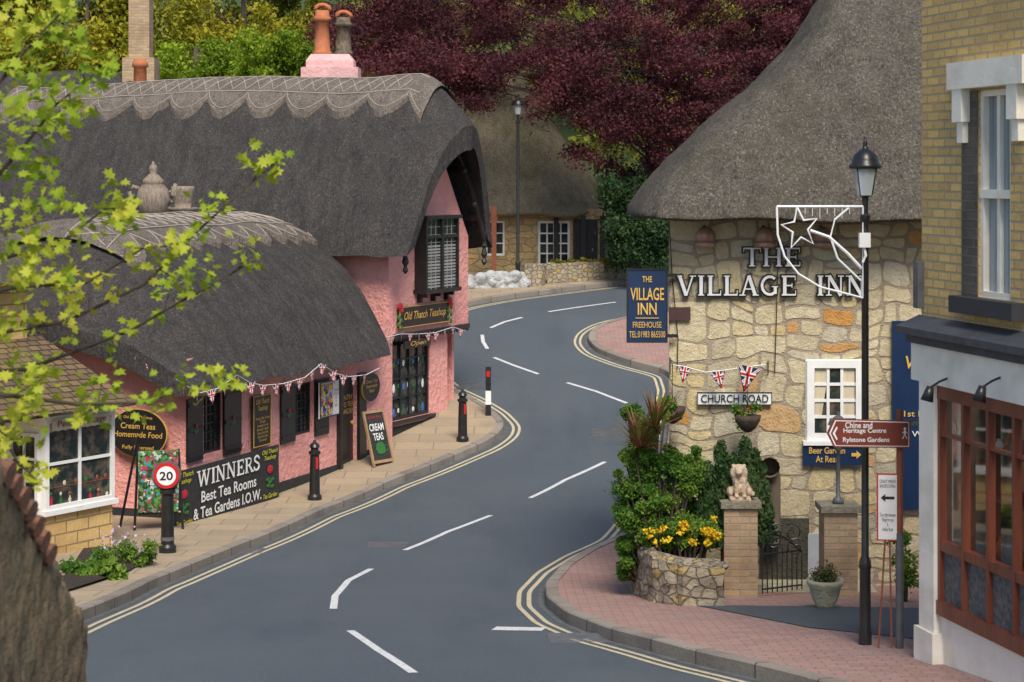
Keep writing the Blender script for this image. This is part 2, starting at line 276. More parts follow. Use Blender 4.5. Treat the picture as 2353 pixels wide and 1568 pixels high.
# ---------- helpers
def holes(m,x0,x1,z0,z1,hs,d=.14,mi=0,mr=None):
    mr=mi if mr is None else mr
    xs=sorted({x0,x1,*[h[0] for h in hs],*[h[1] for h in hs]}); zs=sorted({z0,z1,*[h[2] for h in hs],*[h[3] for h in hs]})
    for a,b in zip(xs,xs[1:]):
        for c,e in zip(zs,zs[1:]):
            X=(a+b)/2;Y=(c+e)/2
            if any(h[0]<X<h[1] and h[2]<Y<h[3] for h in hs): continue
            m.face([(a,0,c),(b,0,c),(b,0,e),(a,0,e)],mi)
    for a,b,c,e in hs:
        for p,q in(((a,c),(b,c)),((b,c),(b,e)),((b,e),(a,e)),((a,e),(a,c))): m.face([(p[0],0,p[1]),(q[0],0,q[1]),(q[0],-d,q[1]),(p[0],-d,p[1])],mr)
def window(par,fr,h,nx,nz,mf,bw=.05,bar=.022,y=-.12,mg=None,d=.05,label=None):
    x0,x1,z0,z1=h; m=M(fr)
    for b in((x0,x0+bw,z0,z1),(x1-bw,x1,z0,z1),(x0+bw,x1-bw,z0,z0+bw),(x0+bw,x1-bw,z1-bw,z1)): m.box(b[0],b[1],y,y+d,b[2],b[3])
    for i in range(1,nx): c=x0+bw+(x1-x0-2*bw)*i/nx; m.box(c-bar/2,c+bar/2,y+.004,y+d*.7,z0+bw,z1-bw)
    for i in range(1,nz): c=z0+bw+(z1-z0-2*bw)*i/nz; m.box(x0+bw,x1-bw,y+.002,y+d*.62,c-bar/2,c+bar/2)
    w=m.make('window',[mf],par,label=label); m=M(fr); m.box(x0+.01,x1-.01,y-.02,y+.008,z0+.01,z1-.01); m.make('glass',[mg or GLS],w); return w
def text(par,fr,body,cx,cz,w,h,off,mt,shear=0,bold=.0,name='lettering',ext=0,roll=0):
    cu=bpy.data.curves.new('t','FONT'); cu.body=body;cu.align_x='CENTER';cu.shear=shear;cu.offset=bold;cu.extrude=0;cu.resolution_u=3; cu.space_line=.95
    o=bpy.data.objects.new('t',cu); bpy.context.scene.collection.objects.link(o); dg=bpy.context.evaluated_depsgraph_get(); me=bpy.data.meshes.new_from_object(o.evaluated_get(dg))
    bpy.data.objects.remove(o); A=np.array([v.co[:] for v in me.vertices]); lo=A.min(0);hi=A.max(0); m=M(fr)
    sx=w/(hi[0]-lo[0]);sz=h/(hi[1]-lo[1]); mx=(lo+hi)/2
    for a in A:
        X=(a[0]-mx[0])*sx;Y=(a[1]-mx[1])*sz; m.v((cx+X,off,cz+Y+X*roll))
    for p in me.polygons: m.idx(list(p.vertices))
    return m.make(name,[mt],par)
arc=lambda cx,cy,rx,ry,a0,a1,n=10:[(cx+rx*math.cos(math.radians(a0+(a1-a0)*i/n)),cy+ry*math.sin(math.radians(a0+(a1-a0)*i/n))) for i in range(n+1)]
def sf(*xy): return [([(x-.15,y),(x+.15,y)],.075) for x,y in xy]
lo_,hi_=.037,.963
GL={'T':(.84,[([(.42,0),(.42,1)],.19),([(.03,.95),(.81,.95)],.1),([(.05,.98),(.05,.74)],.06),([(.79,.98),(.79,.74)],.06)]+sf((.42,lo_))),
'H':(.95,[([(.2,0),(.2,1)],.19),([(.75,0),(.75,1)],.19),([(.2,.5),(.75,.5)],.09)]+sf((.2,lo_),(.75,lo_),(.2,hi_),(.75,hi_))),
'E':(.8,[([(.22,0),(.22,1)],.19),([(.07,.95),(.72,.95)],.1),([(.2,.5),(.55,.5)],.09),([(.07,.05),(.74,.05)],.1),([(.7,.98),(.7,.74)],.06),([(.72,.02),(.72,.28)],.06),([(.55,.62),(.55,.38)],.06)]),
'V':(.95,[([(.16,1),(.48,0)],.19),([(.48,0),(.78,1)],.1)]+sf((.16,hi_),(.78,hi_))),'I':(.42,[([(.21,0),(.21,1)],.19)]+sf((.21,lo_),(.21,hi_))),
'L':(.76,[([(.22,0),(.22,1)],.19),([(.07,.05),(.7,.05)],.1),([(.69,.02),(.69,.28)],.06)]+sf((.22,hi_))),
'A':(.95,[([(.17,0),(.46,1)],.1),([(.46,1),(.77,0)],.19),([(.26,.33),(.66,.33)],.08)]+sf((.17,lo_),(.78,lo_))),
'G':(.95,[(arc(.48,.5,.36,.44,50,310),.15),([(.73,.08),(.73,.45)],.17),([(.56,.45),(.88,.45)],.07)]),
'N':(1.0,[([(.2,0),(.2,1)],.1),([(.78,0),(.78,1)],.1),([(.2,1),(.78,0)],.19)]+sf((.16,hi_),(.2,lo_),(.78,hi_))),
'W':(1.3,[([(.16,1),(.4,0)],.18),([(.4,0),(.64,.95)],.1),([(.64,.95),(.88,0)],.18),([(.88,0),(1.12,1)],.1)]+sf((.16,hi_),(.64,hi_),(1.12,hi_))),
'R':(.88,[([(.22,0),(.22,1)],.19),([(.2,.95),(.48,.95),(.64,.86),(.66,.72),(.6,.56),(.45,.5),(.2,.5)],.1),([(.45,.5),(.78,.03)],.17)]+sf((.22,lo_),(.22,hi_),(.8,lo_))),
'S':(.72,[([(.62,.76),(.5,.93),(.33,.96),(.16,.86),(.15,.67),(.33,.55),(.53,.43),(.6,.25),(.48,.07),(.3,.04),(.12,.14),(.09,.26)],.14)])}
def serif(par,fr,word,x0,x1,z0,h,y,dep,mt,pad=0,roll=0,name='lettering'):
    tot=sum(GL[c][0] for c in word); s=(x1-x0)/tot; m=M(fr); x=x0; k=0
    for c in word:
        for pts,w in GL[c][1]:
            for a,b in zip(pts,pts[1:]):
                a=Vector((x+a[0]*s,z0+a[1]*h+ (x+a[0]*s-x0)*roll));b=Vector((x+b[0]*s,z0+b[1]*h+(x+b[0]*s-x0)*roll)); d=(b-a).normalized(); ww=w*h/2+pad; nn=Vector((-d.y,d.x))*ww
                e=d*(pad+(.02*h if len(pts)>2 else 0)); q=[a-e+nn,a-e-nn,b+e-nn,b+e+nn]; y1=y+dep+.0006*k; k=(k+1)%8
                fr_=[m.v((p.x,y1,p.y)) for p in q]; bk=[m.v((p.x,y,p.y)) for p in q]; m.idx(fr_)
                for i in range(4): m.idx([fr_[i],fr_[(i+1)%4],bk[(i+1)%4],bk[i]])
        x+=GL[c][0]*s
    return m.make(name,[mt],par)
def rect(fr,u0,v0,u1,v1,off=0):
    vm=(v0+v1)/2; x0=fr.hit(u0,vm,off)[0];x1=fr.hit(u1,vm,off)[0]; um=(u0+u1)/2; return x0,x1,fr.hit(um,v1,off)[1],fr.hit(um,v0,off)[1]
def stones(par,fr,rs,mt,mw=.5,mh=.3,seed=3,name='stonework',gap=.014):
    R=random.Random(seed); cells=[]
    def sp(a,b,c,d):
        w,h=b-a,d-c; MW=mw*R.uniform(.45,1.2);MH=mh*R.uniform(.5,1.2)
        if w>MW and (w/MW>=h/MH): k=a+w*R.uniform(.33,.67); sp(a,k,c,d);sp(k,b,c,d)
        elif h>MH: k=c+h*R.uniform(.33,.67); sp(a,b,c,k);sp(a,b,k,d)
        else: cells.append((a,b,c,d))
    for r in rs: sp(*r)
    m=M(fr)
    def wp(X,Zz):
        return X+.13*noise.noise(Vector((X*1.1,Zz*1.6,2)))+.05*noise.noise(Vector((X*4,Zz*4,5))),Zz+.13*noise.noise(Vector((X*1.3,Zz*1.3,8)))+.05*noise.noise(Vector((X*4,Zz*4,11)))
    for a,b,c,d in cells:
        cx,cz,hw_,hh=(a+b)/2,(c+d)/2,(b-a)/2-gap,(d-c)/2-gap; n=20; y1=R.uniform(.004,.010); ph=R.uniform(0,9); A=[];C_=[]
        e=R.uniform(.28,.6)
        for k in range(n):
            t=2*math.pi*k/n; ct,st=math.cos(t),math.sin(t); j=1+.14*noise.noise(Vector((ct*1.9+ph,st*1.9,ph)))
            x=hw_*math.copysign(abs(ct)**e,ct)*min(j,1.04); z=hh*math.copysign(abs(st)**e,st)*min(j,1.04)
            for L_,f,y in((A,1.0,.0),(C_,.975,y1)):
                X,Zz=cx+x*f,cz+z*f; X2,Z2=wp(X,Zz); X2=max(X2,.004); L_.append(m.v((X2,y,min(Z2,rs[0][3]))))
        for k in range(n):
            q=(k+1)%n; m.idx([A[k],A[q],C_[q],C_[k]])
        m.idx(C_)
    return m.make(name,[mt],par)
UJ=[NAVY,WHT,RED]
def flag(m,c,s,fr_x=Vector((1,0,0)),tilt=0,o=Vector((0,-1,0))):
    X=fr_x; D=Vector((0,0,1)); X=(X+D*tilt).normalized(); Dn=(D-X*D.dot(X)).normalized()
    def q(pts,mi,k): m.face([c+X*p[0]*s+Dn*p[1]*s+o*k*.002 for p in pts],mi)
    q([(-.5,0),(.5,0),(0,-1.1)],0,0)
    for sg in(-1,1):
        q([(sg*.5,0),(sg*.38,0),(-sg*.2,-.62),(-sg*.13,-.72)],1,1); q([(sg*.46,0),(sg*.42,0),(-sg*.16,-.62),(-sg*.15,-.66)],2,2)
    q([(-.36,-.24),(.36,-.24),(.27,-.44),(-.27,-.44)],1,3); q([(-.12,0),(.12,0),(.1,-.8),(-.1,-.8)],1,4)
    q([(-.33,-.3),(.33,-.3),(.29,-.39),(-.29,-.39)],2,5); q([(-.06,0),(.06,0),(.04,-.96),(-.04,-.96)],2,6)
def bunting(pts,n,s,X,o,lab,sizes=None):
    t=thing('bunting',lab,'bunting',pts[0],'union flag bunting'); m=M(); m.tube(pts,.006,4); m.make('string',[WHT],t)
    seg=[(b-a).length for a,b in zip(pts,pts[1:])]; tot=sum(seg)
    for i in range(n):
        d=tot*(i+.5)/n; k=0
        while d>seg[k] and k<len(seg)-1: d-=seg[k];k+=1
        c=pts[k].lerp(pts[k+1],d/seg[k]); m=M(); th=random.uniform(-.5,.5); XX=(X*math.cos(th)+o*math.sin(th)); oo=(o*math.cos(th)-X*math.sin(th)); flag(m,c,(sizes[i] if sizes else s*random.uniform(.9,1.1)),XX,random.uniform(-.25,.25),oo); m.make('flag',UJ,t)
# ---------- thatched roofs
class Roof:
    def __init__(s,fr,x0,x1f,yc,W,zr,ze,th,p=1.25,seed=0): s.fr,s.x0,s.x1f,s.yc,s.W,s.zr,s.ze,s.th,s.p,s.seed=fr,x0,x1f,yc,W,zr,ze,th,p,seed
    def sz(s,x,t): 
        a=math.sqrt(t*t+.004); return s.ze(x)+(s.zr(x)-s.ze(x))*(1-min(a,1.02)**s.p)+.06*noise.noise(Vector((x*.8,t*3,s.seed)))
    def build(s,par,mt,nu=130,nv=56):
        m=M(s.fr)
        R=[]
        for i in range(nu+1):
            ring=[];inn=[]
            for j in range(nv+1):
                t=-1+2*j/nv; t=math.sin(t*math.pi/2)*.55+t*.45; x=s.x0+(s.x1f(t)-s.x0)*i/nu; z=s.sz(x,t); y=s.yc+s.W*t
                k=.04*noise.noise(Vector((x*2.2,t*7,5+s.seed)))+.02*noise.noise(Vector((x*7,t*7,15+s.seed)))
                ring.append(m.v((x,y+k,z+k)))
                t2=t*.86; inn.append(m.v((x,s.yc+s.W*t2,s.sz(x,t2)-s.th)))
            R.append((ring,inn))
        for i in range(nu):
            a,b=R[i],R[i+1]
            for j in range(nv):
                m.idx([a[0][j],b[0][j],b[0][j+1],a[0][j+1]]); m.idx([a[1][j],a[1][j+1],b[1][j+1],b[1][j]])
            m.idx([a[0][0],a[1][0],b[1][0],b[0][0]]); m.idx([a[0][-1],b[0][-1],b[1][-1],a[1][-1]])
        for r in(R[0],R[-1]):
            for j in range(nv): m.idx([r[0][j],r[0][j+1],r[1][j+1],r[1][j]])
        o=m.make('roof',[mt],par,smooth=False)
        me=o.data; me.polygons.foreach_set('use_smooth',[True]*len(me.polygons)); me.set_sharp_from_angle(angle=math.radians(60)); return o
    def ridge(s,par,xa,xb,tc,sw,mt,lift=.11):
        m=M(s.fr); nu=int((xb-xa)*24); nj=14
        TT=lambda x: tc*(.80+.30*abs(math.sin(math.pi*x/sw))**.7)
        def fn(i,j):
            x=xa+(xb-xa)*i/nu; T=TT(x)
            e=j in(0,nj); k=0 if j==0 else (nj-2 if j==nj else j-1); t=-T+2*T*k/(nj-2)
            return (x,s.yc+s.W*t,s.sz(x,t)+(-.03 if e else lift+.02*noise.noise(Vector((x*3,t*9,1)))))
        m.grid(fn,nu,nj); rc=m.make('ridge_cap',[mt],par,smooth=True); rc.data.set_sharp_from_angle(angle=math.radians(40))
        m=M(s.fr)
        for ph in(0,1):
            pts=[];k=0;x=xa+.05
            while x<xb: pts.append((x,(.2 if (k+ph)%2 else .66)*tc)); x+=.33;k+=1
            pp=[]
            for a,b in zip(pts,pts[1:]):
                for f in(0,.5): xx=a[0]+(b[0]-a[0])*f; t=(a[1]+(b[1]-a[1])*f); pp.append((xx,s.yc+s.W*t,s.sz(xx,t)+lift+.01))
            m.tube(pp,.011,4)
        for q in(.16,.7):
            m.tube([(x,s.yc+s.W*q*tc,s.sz(x,q*tc)+lift+.01) for x in np.arange(xa,xb,.2)],.011,4)
        m.tube([(x,s.yc+s.W*(TT(x)-.08*tc),s.sz(x,TT(x)-.08*tc)+lift+.008) for x in np.arange(xa,xb,.05)],.009,4)
        m.make('ridge_lattice',[STRAW],par)
# ---------- pink teashop, main block
C0=Vector((-2.49,38.5,0)); fg=Fr(C0,(.9036,-.4285)); fn_=Fr(C0,(-.4285,-.9036))
T=thing('thatched_teashop','pink rendered thatched cottage teashop along the kerb','house',(-4,38,g(38)))
wlo=rect(fg,882,775,988,962); wup=rect(fg,940,503,1016,662)
xl=fg.hit(1028,850)[0]; zj=fg.hit(1000,760)[1]; xu=fg.hit(1064,650)[0]
m=M(fg); holes(m,0,xl,-6,zj,[wlo]); up=.12
fu=Fr(fg.w(0,up,0),(.9036,-.4285)); m2=M(fu)
holes(m2,0,xu,zj,-1.3,[]); m2.face([(0,0,-1.3),(xu,0,-1.3),(xu/2,0,1.1)]); m2.face([(0,0,zj),(xu,0,zj),(xu,-.4,zj),(0,-.4,zj)])
m2.face([(0,0,zj),(0,-.12,zj),(0,-.12,-1.3),(0,0,-1.3)])
m2.make('upper_wall',[PINK],T)
m.face([(xl,0,-6),(xl,-3,-6),(xl,-3,zj),(xl,0,zj)])
m.make('wall',[PINK],T)
m=M(fn_); m.face([(0,0,-6),(-9.5,0,-6),(-9.5,0,-.9),(0,0,-.9)]); m.box(-9.5,-.2,-3.4,-3.3,-6,-.9); m.box(-9.5,-9.4,-3.3,-.01,-6,-.9); m.make('side_wall',[PINK],T)
m=M(fg); m.box(-.01,xl+.02,0,.03,-6,-4.95); m.make('plinth',[BLKM],T)
window(T,fg,wlo,5,4,BLK,.06,.03,-.1,GLT,.07)
m=M(fg); m.box(wlo[0]-.08,wlo[1]+.08,.0,.1,wlo[2]-.06,wlo[2]-.003); m.make('window_sill',[BLK],T)
m=M(fg)
for r in range(3):
    for k in range(9): m.ball((wlo[0]+.15+k*(wlo[1]-wlo[0]-.3)/8,-.088,wlo[2]+.14+r*.48+.03*(k%2)),.05,.008,.05+.02*(k%3),(k+r)%3,8)
o=m.make('window_display',[WHT,GREENP,BLUEB],T); o['kind']='stuff'
m=M(fu); m.box(0.02,xu-.02,.002,.05,zj-.02,zj+.07)
for k in range(22): m.ball((.1+k*(xu-.2)/21,.03,zj-.02),.07,.02,.06,0,8)
m.make('scalloped_board',[BLK],T)
w=M(fu); x0,x1,z0,z1=wup
for b in((x0-.05,x1+.05,0,.3,z0-.08,z0),(x0-.06,x1+.06,0,.32,z1,z1+.07),(x0,x0+.06,0,.27,z0,z1),(x1-.06,x1,0,.27,z0,z1),((x0+x1)/2-.04,(x0+x1)/2+.04,.0,.275,z0,z1),(x0+.06,x1-.06,.0,.272,z1-.38,z1-.32)): w.box(*b)
for k in(.1,.5,.9):
    xx=x0+(x1-x0)*k; w.box(xx-.03,xx+.03,0,.22,z0-.16,z0-.08); w.box(xx-.03,xx+.03,0,.1,z0-.26,z0-.16)
W=w.make('window',[BLK],T); m=M(fu); m.box(x0+.05,x1-.05,.02,.22,z0,z1); m.make('glass',[GLS],W)
BLND=mat('slat_blind',(.34,.34,.33),(.25,.25,.24),20); m=M(fu)
for k in range(14): m.box(x0+.08,x1-.08,.222,.226,z0+.03+k*.062,z0+.065+k*.062)
m.make('blind',[BLND],W)
m=M(fu)
for sd in(0,1):
    a=x0+.07+sd*((x1-x0)/2-.02); b=a+(x1-x0)/2-.13
    for k in range(1,3): xx=a+(b-a)*k/3; m.box(xx-.004,xx+.004,.228,.24,z0,z1)
    for k in range(1,9): zz=z0+(z1-z0)*k/9; m.box(a,b,.229,.238,zz-.004,zz+.004)
m.make('leading',[BLND],W)
mid=(fg.w(xu/2,0,0)); fr=Fr(mid,(-.4285,-.9036))
def zrm(x): 
    a=max(0,min(1,(x-.0)/1.05)); return 1.94-1.05*a**1.5+ (.05*math.sin(x*.9))-.01*max(0,-x-4)
Rm=Roof(fr,-10.2,lambda t:1.04-(.24 if t>0 else .6)*abs(t),0,2.22,zrm,lambda x:-1.56,.46,1.72,1); Rm.build(T,TH); Rm.ridge(T,-10.2,.4,.38,.95,THR)
m=M(fr)
for sg in(1,-1):
    pts=[]
    for k in range(9):
        t=sg*(k/8)*.84; pts.append((.4 if sg<0 else .55,Rm.W*t,Rm.sz(.6,t)-.5))
    for a,b in zip(pts,pts[1:]): 
        X_=a[0]; m.face([(X_,a[1],a[2]),(X_,b[1],b[2]),(X_,b[1],b[2]-.2),(X_,a[1],a[2]-.2)]); m.face([(X_+.05,a[1],a[2]),(X_+.05,b[1],b[2]),(X_+.05,b[1],b[2]-.2),(X_+.05,a[1],a[2]-.2)]); m.face([(X_,a[1],a[2]-.2),(X_,b[1],b[2]-.2),(X_+.05,b[1],b[2]-.2),(X_+.05,a[1],a[2]-.2)])
    for k in(2,4,6,8): m.ball((pts[k][0]+.02,pts[k][1],pts[k][2]-.24),.06)
    m.lathe((pts[8][0]+.02,pts[8][1],pts[8][2]-.5),[(.02,-.14),(.06,-.08),(.03,0),(.07,.08),(.04,.2),(.05,.35)],8)
for k in(.25,.5,.75): m.box(.0,.45,-Rm.W*k-.04,-Rm.W*k+.04,Rm.sz(.3,k)-.72,Rm.sz(.3,k)-.6)
m.make('bargeboard',[BLK],T)
D0=42.3; m=M(); c=P(761,150,D0); m.box(c.x-.5,c.x+.5,c.y-.35,c.y+.35,c.z-1.2,c.z+.08); m.box(c.x-.6,c.x+.6,c.y-.43,c.y+.43,c.z-1,c.z-.06)
q4=[(c.x-.5,c.y-.35),(c.x+.5,c.y-.35),(c.x+.5,c.y+.35),(c.x-.5,c.y+.35)];p4=[(c.x-.4,c.y-.28),(c.x+.4,c.y-.28),(c.x+.4,c.y+.28),(c.x-.4,c.y+.28)]
for k in range(4): e=(k+1)%4; m.face([(*q4[k],c.z+.08),(*q4[e],c.z+.08),(*p4[e],c.z+.22),(*p4[k],c.z+.22)])
m.face([(*p,c.z+.22) for p in p4]); CH=m.make('chimney',[PNKP],T)
for dx,h,mt in((-.19,.95,TERRA),(.26,.8,TERD)):
    m=M(); m.lathe((c.x+dx,c.y,c.z+.21),[(.2,0),(.21,.06),(.17,.09),(.145,h*.75),(.19,h*.77),(.19,h*.85),(.15,h*.87),(.15,h),(.1,h),(.1,h-.2)],16); m.tube([(c.x+dx-.17,c.y,c.z+.21+h)]+[(c.x+dx-.17*math.cos(a),c.y,c.z+.21+h+.12*math.sin(a)) for a in(.6,1.2,1.57,1.9,2.5)]+[(c.x+dx+.17,c.y,c.z+.21+h)],.05,6,1); m.make('chimney_pot',[mt,TERRA],CH,smooth=True)
# ---------- low wing
A0=Vector((-5.1,31.2,0)); fw=Fr(A0,(.933,-.36)); fe=Fr(A0,(-.36,-.933))
wins=[rect(fw,468,905,513,1040),rect(fw,678,880,718,998)]; dr=rect(fw,780,868,820,1092)
xw=7.75; dr=(dr[0],dr[1],-5.6,dr[3]); m=M(fw); holes(m,0,xw,-6,-2.9,wins+[dr]); m.make('wall',[PINK],T)
m=M(fe); m.face([(0,0,-6),(-5.4,0,-6),(-5.4,0,-3.2),(-2.7,0,-2.3),(0,0,-3.4)]); m.make('end_wall',[PINK],T)
m=M(fw); m.box(-.02,dr[0],0,.035,-6,-5.28); m.box(dr[1],xw,0,.035,-6,-5.18); m.make('plinth',[BLKM],T); m=M(fe); m.box(-5.3,.0,0,.035,-6,-5.3); m.make('plinth',[BLKM],T)
for h in wins:
    window(T,fw,h,4,6,BLK,.045,.018,-.1,GLS)
def shutter(u0,v0,u1,v1):
    h=rect(fw,u0,v0,u1,v1,.05); m=M(fw); m.box(h[0],h[1],.005,.045,h[2],h[3]); 
    for z in np.linspace(h[2]+.1,h[3]-.1,3): m.box(h[0]+.02,h[1]-.02,.045,.06,z-.03,z+.03)
    s=m.make('shutter',[BLK],T); cx,cz=(h[0]+h[1])/2,(h[2]+h[3])/2; m=M(fw)
    m.ball((cx,.065,cz+.06),.035,.008,.03,1,8); m.ball((cx-.03,.063,cz-.03),.025,.008,.035,0,8); m.ball((cx+.03,.062,cz-.02),.025,.008,.03,0,8); m.make('painted_rose',[GREENP,PINKW],s)
for q in((433,915,468,1060),(517,893,556,1042),(648,885,680,1018),(727,870,757,1000)): shutter(*q)
m=M(fw); m.box(dr[0]+.02,dr[1]-.02,-.12,-.07,dr[2],dr[3]); m.box(dr[0]-.12,dr[0],0,.08,dr[2],dr[3]+.08); m.box(dr[1],dr[1]+.3,0,.06,dr[2],dr[3]+.04); DO=m.make('door',[BLK],T); m=M(fw); m.ball((dr[1]-.12,-.04,-4.6),.035); m.make('handle',[GOLD],DO)
def zrw(x): a=max(0,min(1,(1.3-x)/1.7)); b=max(0,(x-6.9)); return -.80-.007*(x-4)**2-1.35*a**1.5-.25*b*b
Rw=Roof(fw,-.42,lambda t: 6.6+1.45*min(1,max(0,(1-t)))**.7 ,-2.95,3.45,zrw,lambda x:-3.38,.36,2.15,3); Rw.build(T,TH); Rw.ridge(T,.7,7.4,.43,.62,THR,.1)
def ridgept(u):
    fr_=Fr(fw.w(0,-2.95,0),(.933,-.36)); x=fr_.hit(u,490)[0]; return fw.w(x,-2.95,Rw.sz(x,0)+.08)
p=ridgept(352); m=M(); c=(p.x,p.y,p.z); m.lathe(c,[(.2,0),(.24,.04),(.29,.2),(.3,.32),(.26,.46),(.18,.55),(.2,.57),(.18,.62),(.1,.7),(.05,.74),(.08,.8),(.07,.86),(.03,.9),(.015,.95)],18)
m.tube([(p.x-.26,p.y,p.z+.46),(p.x-.36,p.y,p.z+.5),(p.x-.43,p.y,p.z+.4),(p.x-.4,p.y,p.z+.22),(p.x-.26,p.y,p.z+.12)],.04,8); m.tube([(p.x+.24,p.y,p.z+.2),(p.x+.36,p.y,p.z+.34),(p.x+.4,p.y,p.z+.55)],[.07,.045,.035],8)
m.make('teapot_finial',[SCULP],T,smooth=True,label='straw teapot ornament on the ridge')
p=ridgept(420); m=M(); c=(p.x,p.y,p.z); m.lathe(c,[(.12,0),(.27,.05),(.3,.1),(.28,.11),(.15,.1),(.17,.2),(.21,.42),(.22,.5),(.2,.5),(.17,.3)],18); m.tube([(p.x-.18,p.y,p.z+.42),(p.x-.29,p.y,p.z+.38),(p.x-.28,p.y,p.z+.24),(p.x-.17,p.y,p.z+.2)],.03,8); m.make('teacup_finial',[SCULP],T,smooth=True)
def board(fr,u0,v0,u1,v1,off,th,mt,lab,border=None,name='sign_board',cat='sign',frame=.02):
    h=rect(fr,u0,v0,u1,v1,off+th); o=fr.w((h[0]+h[1])/2,off,h[2]); S=thing(name,lab,cat,o); m=M(fr); m.box(h[0],h[1],off,off+th,h[2],h[3]); m.make('panel',[mt],S)
    if border:
        m=M(fr); f=frame; y0,y1=off+th,off+th+.012
        for b in((h[0],h[0]+f,h[2],h[3]),(h[1]-f,h[1],h[2],h[3]),(h[0]+f,h[1]-f,h[2],h[2]+f),(h[0]+f,h[1]-f,h[3]-f,h[3])): m.box(b[0],b[1],y0+.001,y1,b[2],b[3])
        m.make('border',[border],S)
    return S,h,off+th+.014
S,h,y=board(fu,918,700,1032,747,.02,.05,BLK,'black teashop name board with gilt script and roses',GOLD,'name_board',frame=.012); text(S,fu,'Old Thatch Teashop',(h[0]+h[1])/2,(h[2]+h[3])/2,(h[1]-h[0])*.84,(h[3]-h[2])*.5,y,GOLD,.3,.01)
for xx in(h[0],h[1]):
    m=M(fu); m.ball((xx,y,h[3]+.02),.09,.04,.07,1,10); m.ball((xx+.04,y+.02,h[3]-.06),.06,.03,.05,1,10)
    for k in range(5): m.ball((xx+(-1)**k*.06,y,h[3]-.12-.07*k),.05,.02,.05,0,8)
    m.make('carved_rose',[GREENP,PINKW],S)
S,h,y=board(fg,930,780,990,798,.16,.03,BLK,'small black open board above the shop window',None,'open_sign'); text(S,fg,'Open',(h[0]+h[1])/2,(h[2]+h[3])/2,(h[1]-h[0])*.6,(h[3]-h[2])*.75,y,GOLD,.3,.01)
def oval(fr,u,v,ru,rv,off,lab,lines):
    h=rect(fr,u-ru,v-rv,u+ru,v+rv,off+.03); cx,cz,rx,rz=(h[0]+h[1])/2,(h[2]+h[3])/2,(h[1]-h[0])/2,(h[3]-h[2])/2; S=thing('oval_sign',lab,'sign',fr.w(cx,off,h[2]))
    for nm,k,y0,y1,mt in(('rim',1,off,off+.03,GOLD),('panel',.975,off,off+.036,BLK)):
        m=M(fr); a=[m.v((cx+rx*k*math.cos(t*math.pi/18),y1,cz+rz*k*math.sin(t*math.pi/18))) for t in range(36)]; b=[m.v((cx+rx*k*math.cos(t*math.pi/18),y0,cz+rz*k*math.sin(t*math.pi/18))) for t in range(36)]; m.idx(a)
        for i in range(36): m.idx([a[i],a[(i+1)%36],b[(i+1)%36],b[i]])
        m.make(nm,[mt],S)
    for s,z,w_,h_ in lines: text(S,fr,s,cx,cz+rz*z,rx*w_,rz*h_,off+.04,GOLD,.1,.008)
oval(fw,853,890,20,33,.06,'round black tea sign beside the teashop door',[('Cream Teas\nHomemade\nFood',.1,1.35,.9)])
oval(fe,318,996,66,56,.1,'large black oval tea sign on the pink end wall',[('Old Thatch Teashop',.64,1.0,.15),('Cream Teas',.3,1.2,.24),('Homemade Food',-.05,1.7,.24),('Fully Licensed',-.6,1.1,.2)])
S,h,y=board(fw,582,908,622,1025,.05,.03,BLK,'tall black teashop menu board with gilt lettering',GOLD,'menu_board',frame=.012); cx=(h[0]+h[1])/2; hh=h[3]-h[2];ww=h[1]-h[0]
text(S,fw,'Old Thatch\nTeashop',cx,h[3]-hh*.2,ww*.75,hh*.26,y,GOLD,.25,.01); text(S,fw,'Morning Coffee, Teacakes\n& Toasties\nHomemade Lunches\nBacon Baps & Specials\nVarious Cream Teas\nGluten Free Cakes\nFully Licensed',cx,h[2]+hh*.33,ww*.8,hh*.5,y,GOLD,.1)
S,h,y=board(fw,735,875,780,958,.1,.03,WHT,'colourful event poster in a black frame by the door',BLK,'poster','poster'); m=M(fw); m.box(h[0]+.04,(h[0]+h[1])/2+.1,y-.012,y,h[2]+.04,h[3]-.04); m.make('picture',[POS2],S); text(S,fw,'TEA GARDEN\nOPEN ALL DAY\nPLEASE\nCOME\nTHROUGH',h[0]+(h[1]-h[0])*.8,(h[2]+h[3])/2,(h[1]-h[0])*.25,(h[3]-h[2])*.5,y,RED)
text(T,fw,'ENTRY\nTO TEA\nGARDEN',(dr[0]+dr[1])/2+.1,-4.25,.55,.35,-.064,GOLD)
x0=fw.hit(400,1140,.25)[0];x1=fw.hit(643,1080,.25)[0]; zt=fw.hit(640,1022,.25)[1];zb=fw.hit(640,1143,.25)[1]
S=thing('banner','black award banner with white serif lettering and roses','banner',fw.w((x0+x1)/2,.25,zb)); m=M(fw); m.grid(lambda i,j:(x0+(x1-x0)*i/40,.232+.012*noise.noise(Vector((i*.15,j*.5,0))),zb+(zt-zb)*j/4),40,4); m.make('cloth',[BLKM],S,smooth=True); L=x1-x0;H=zt-zb
serif(S,fw,'WINNERS',x0+L*.2,x0+L*.8,zt-H*.37,H*.28,.248,.003,WHT); text(S,fw,'Best Tea Rooms',x0+L*.5,zb+H*.44,L*.52,H*.2,.25,WHT,0,.015); text(S,fw,'& Tea Gardens I.O.W.',x0+L*.49,zb+H*.17,L*.64,H*.2,.25,WHT,0,.015)
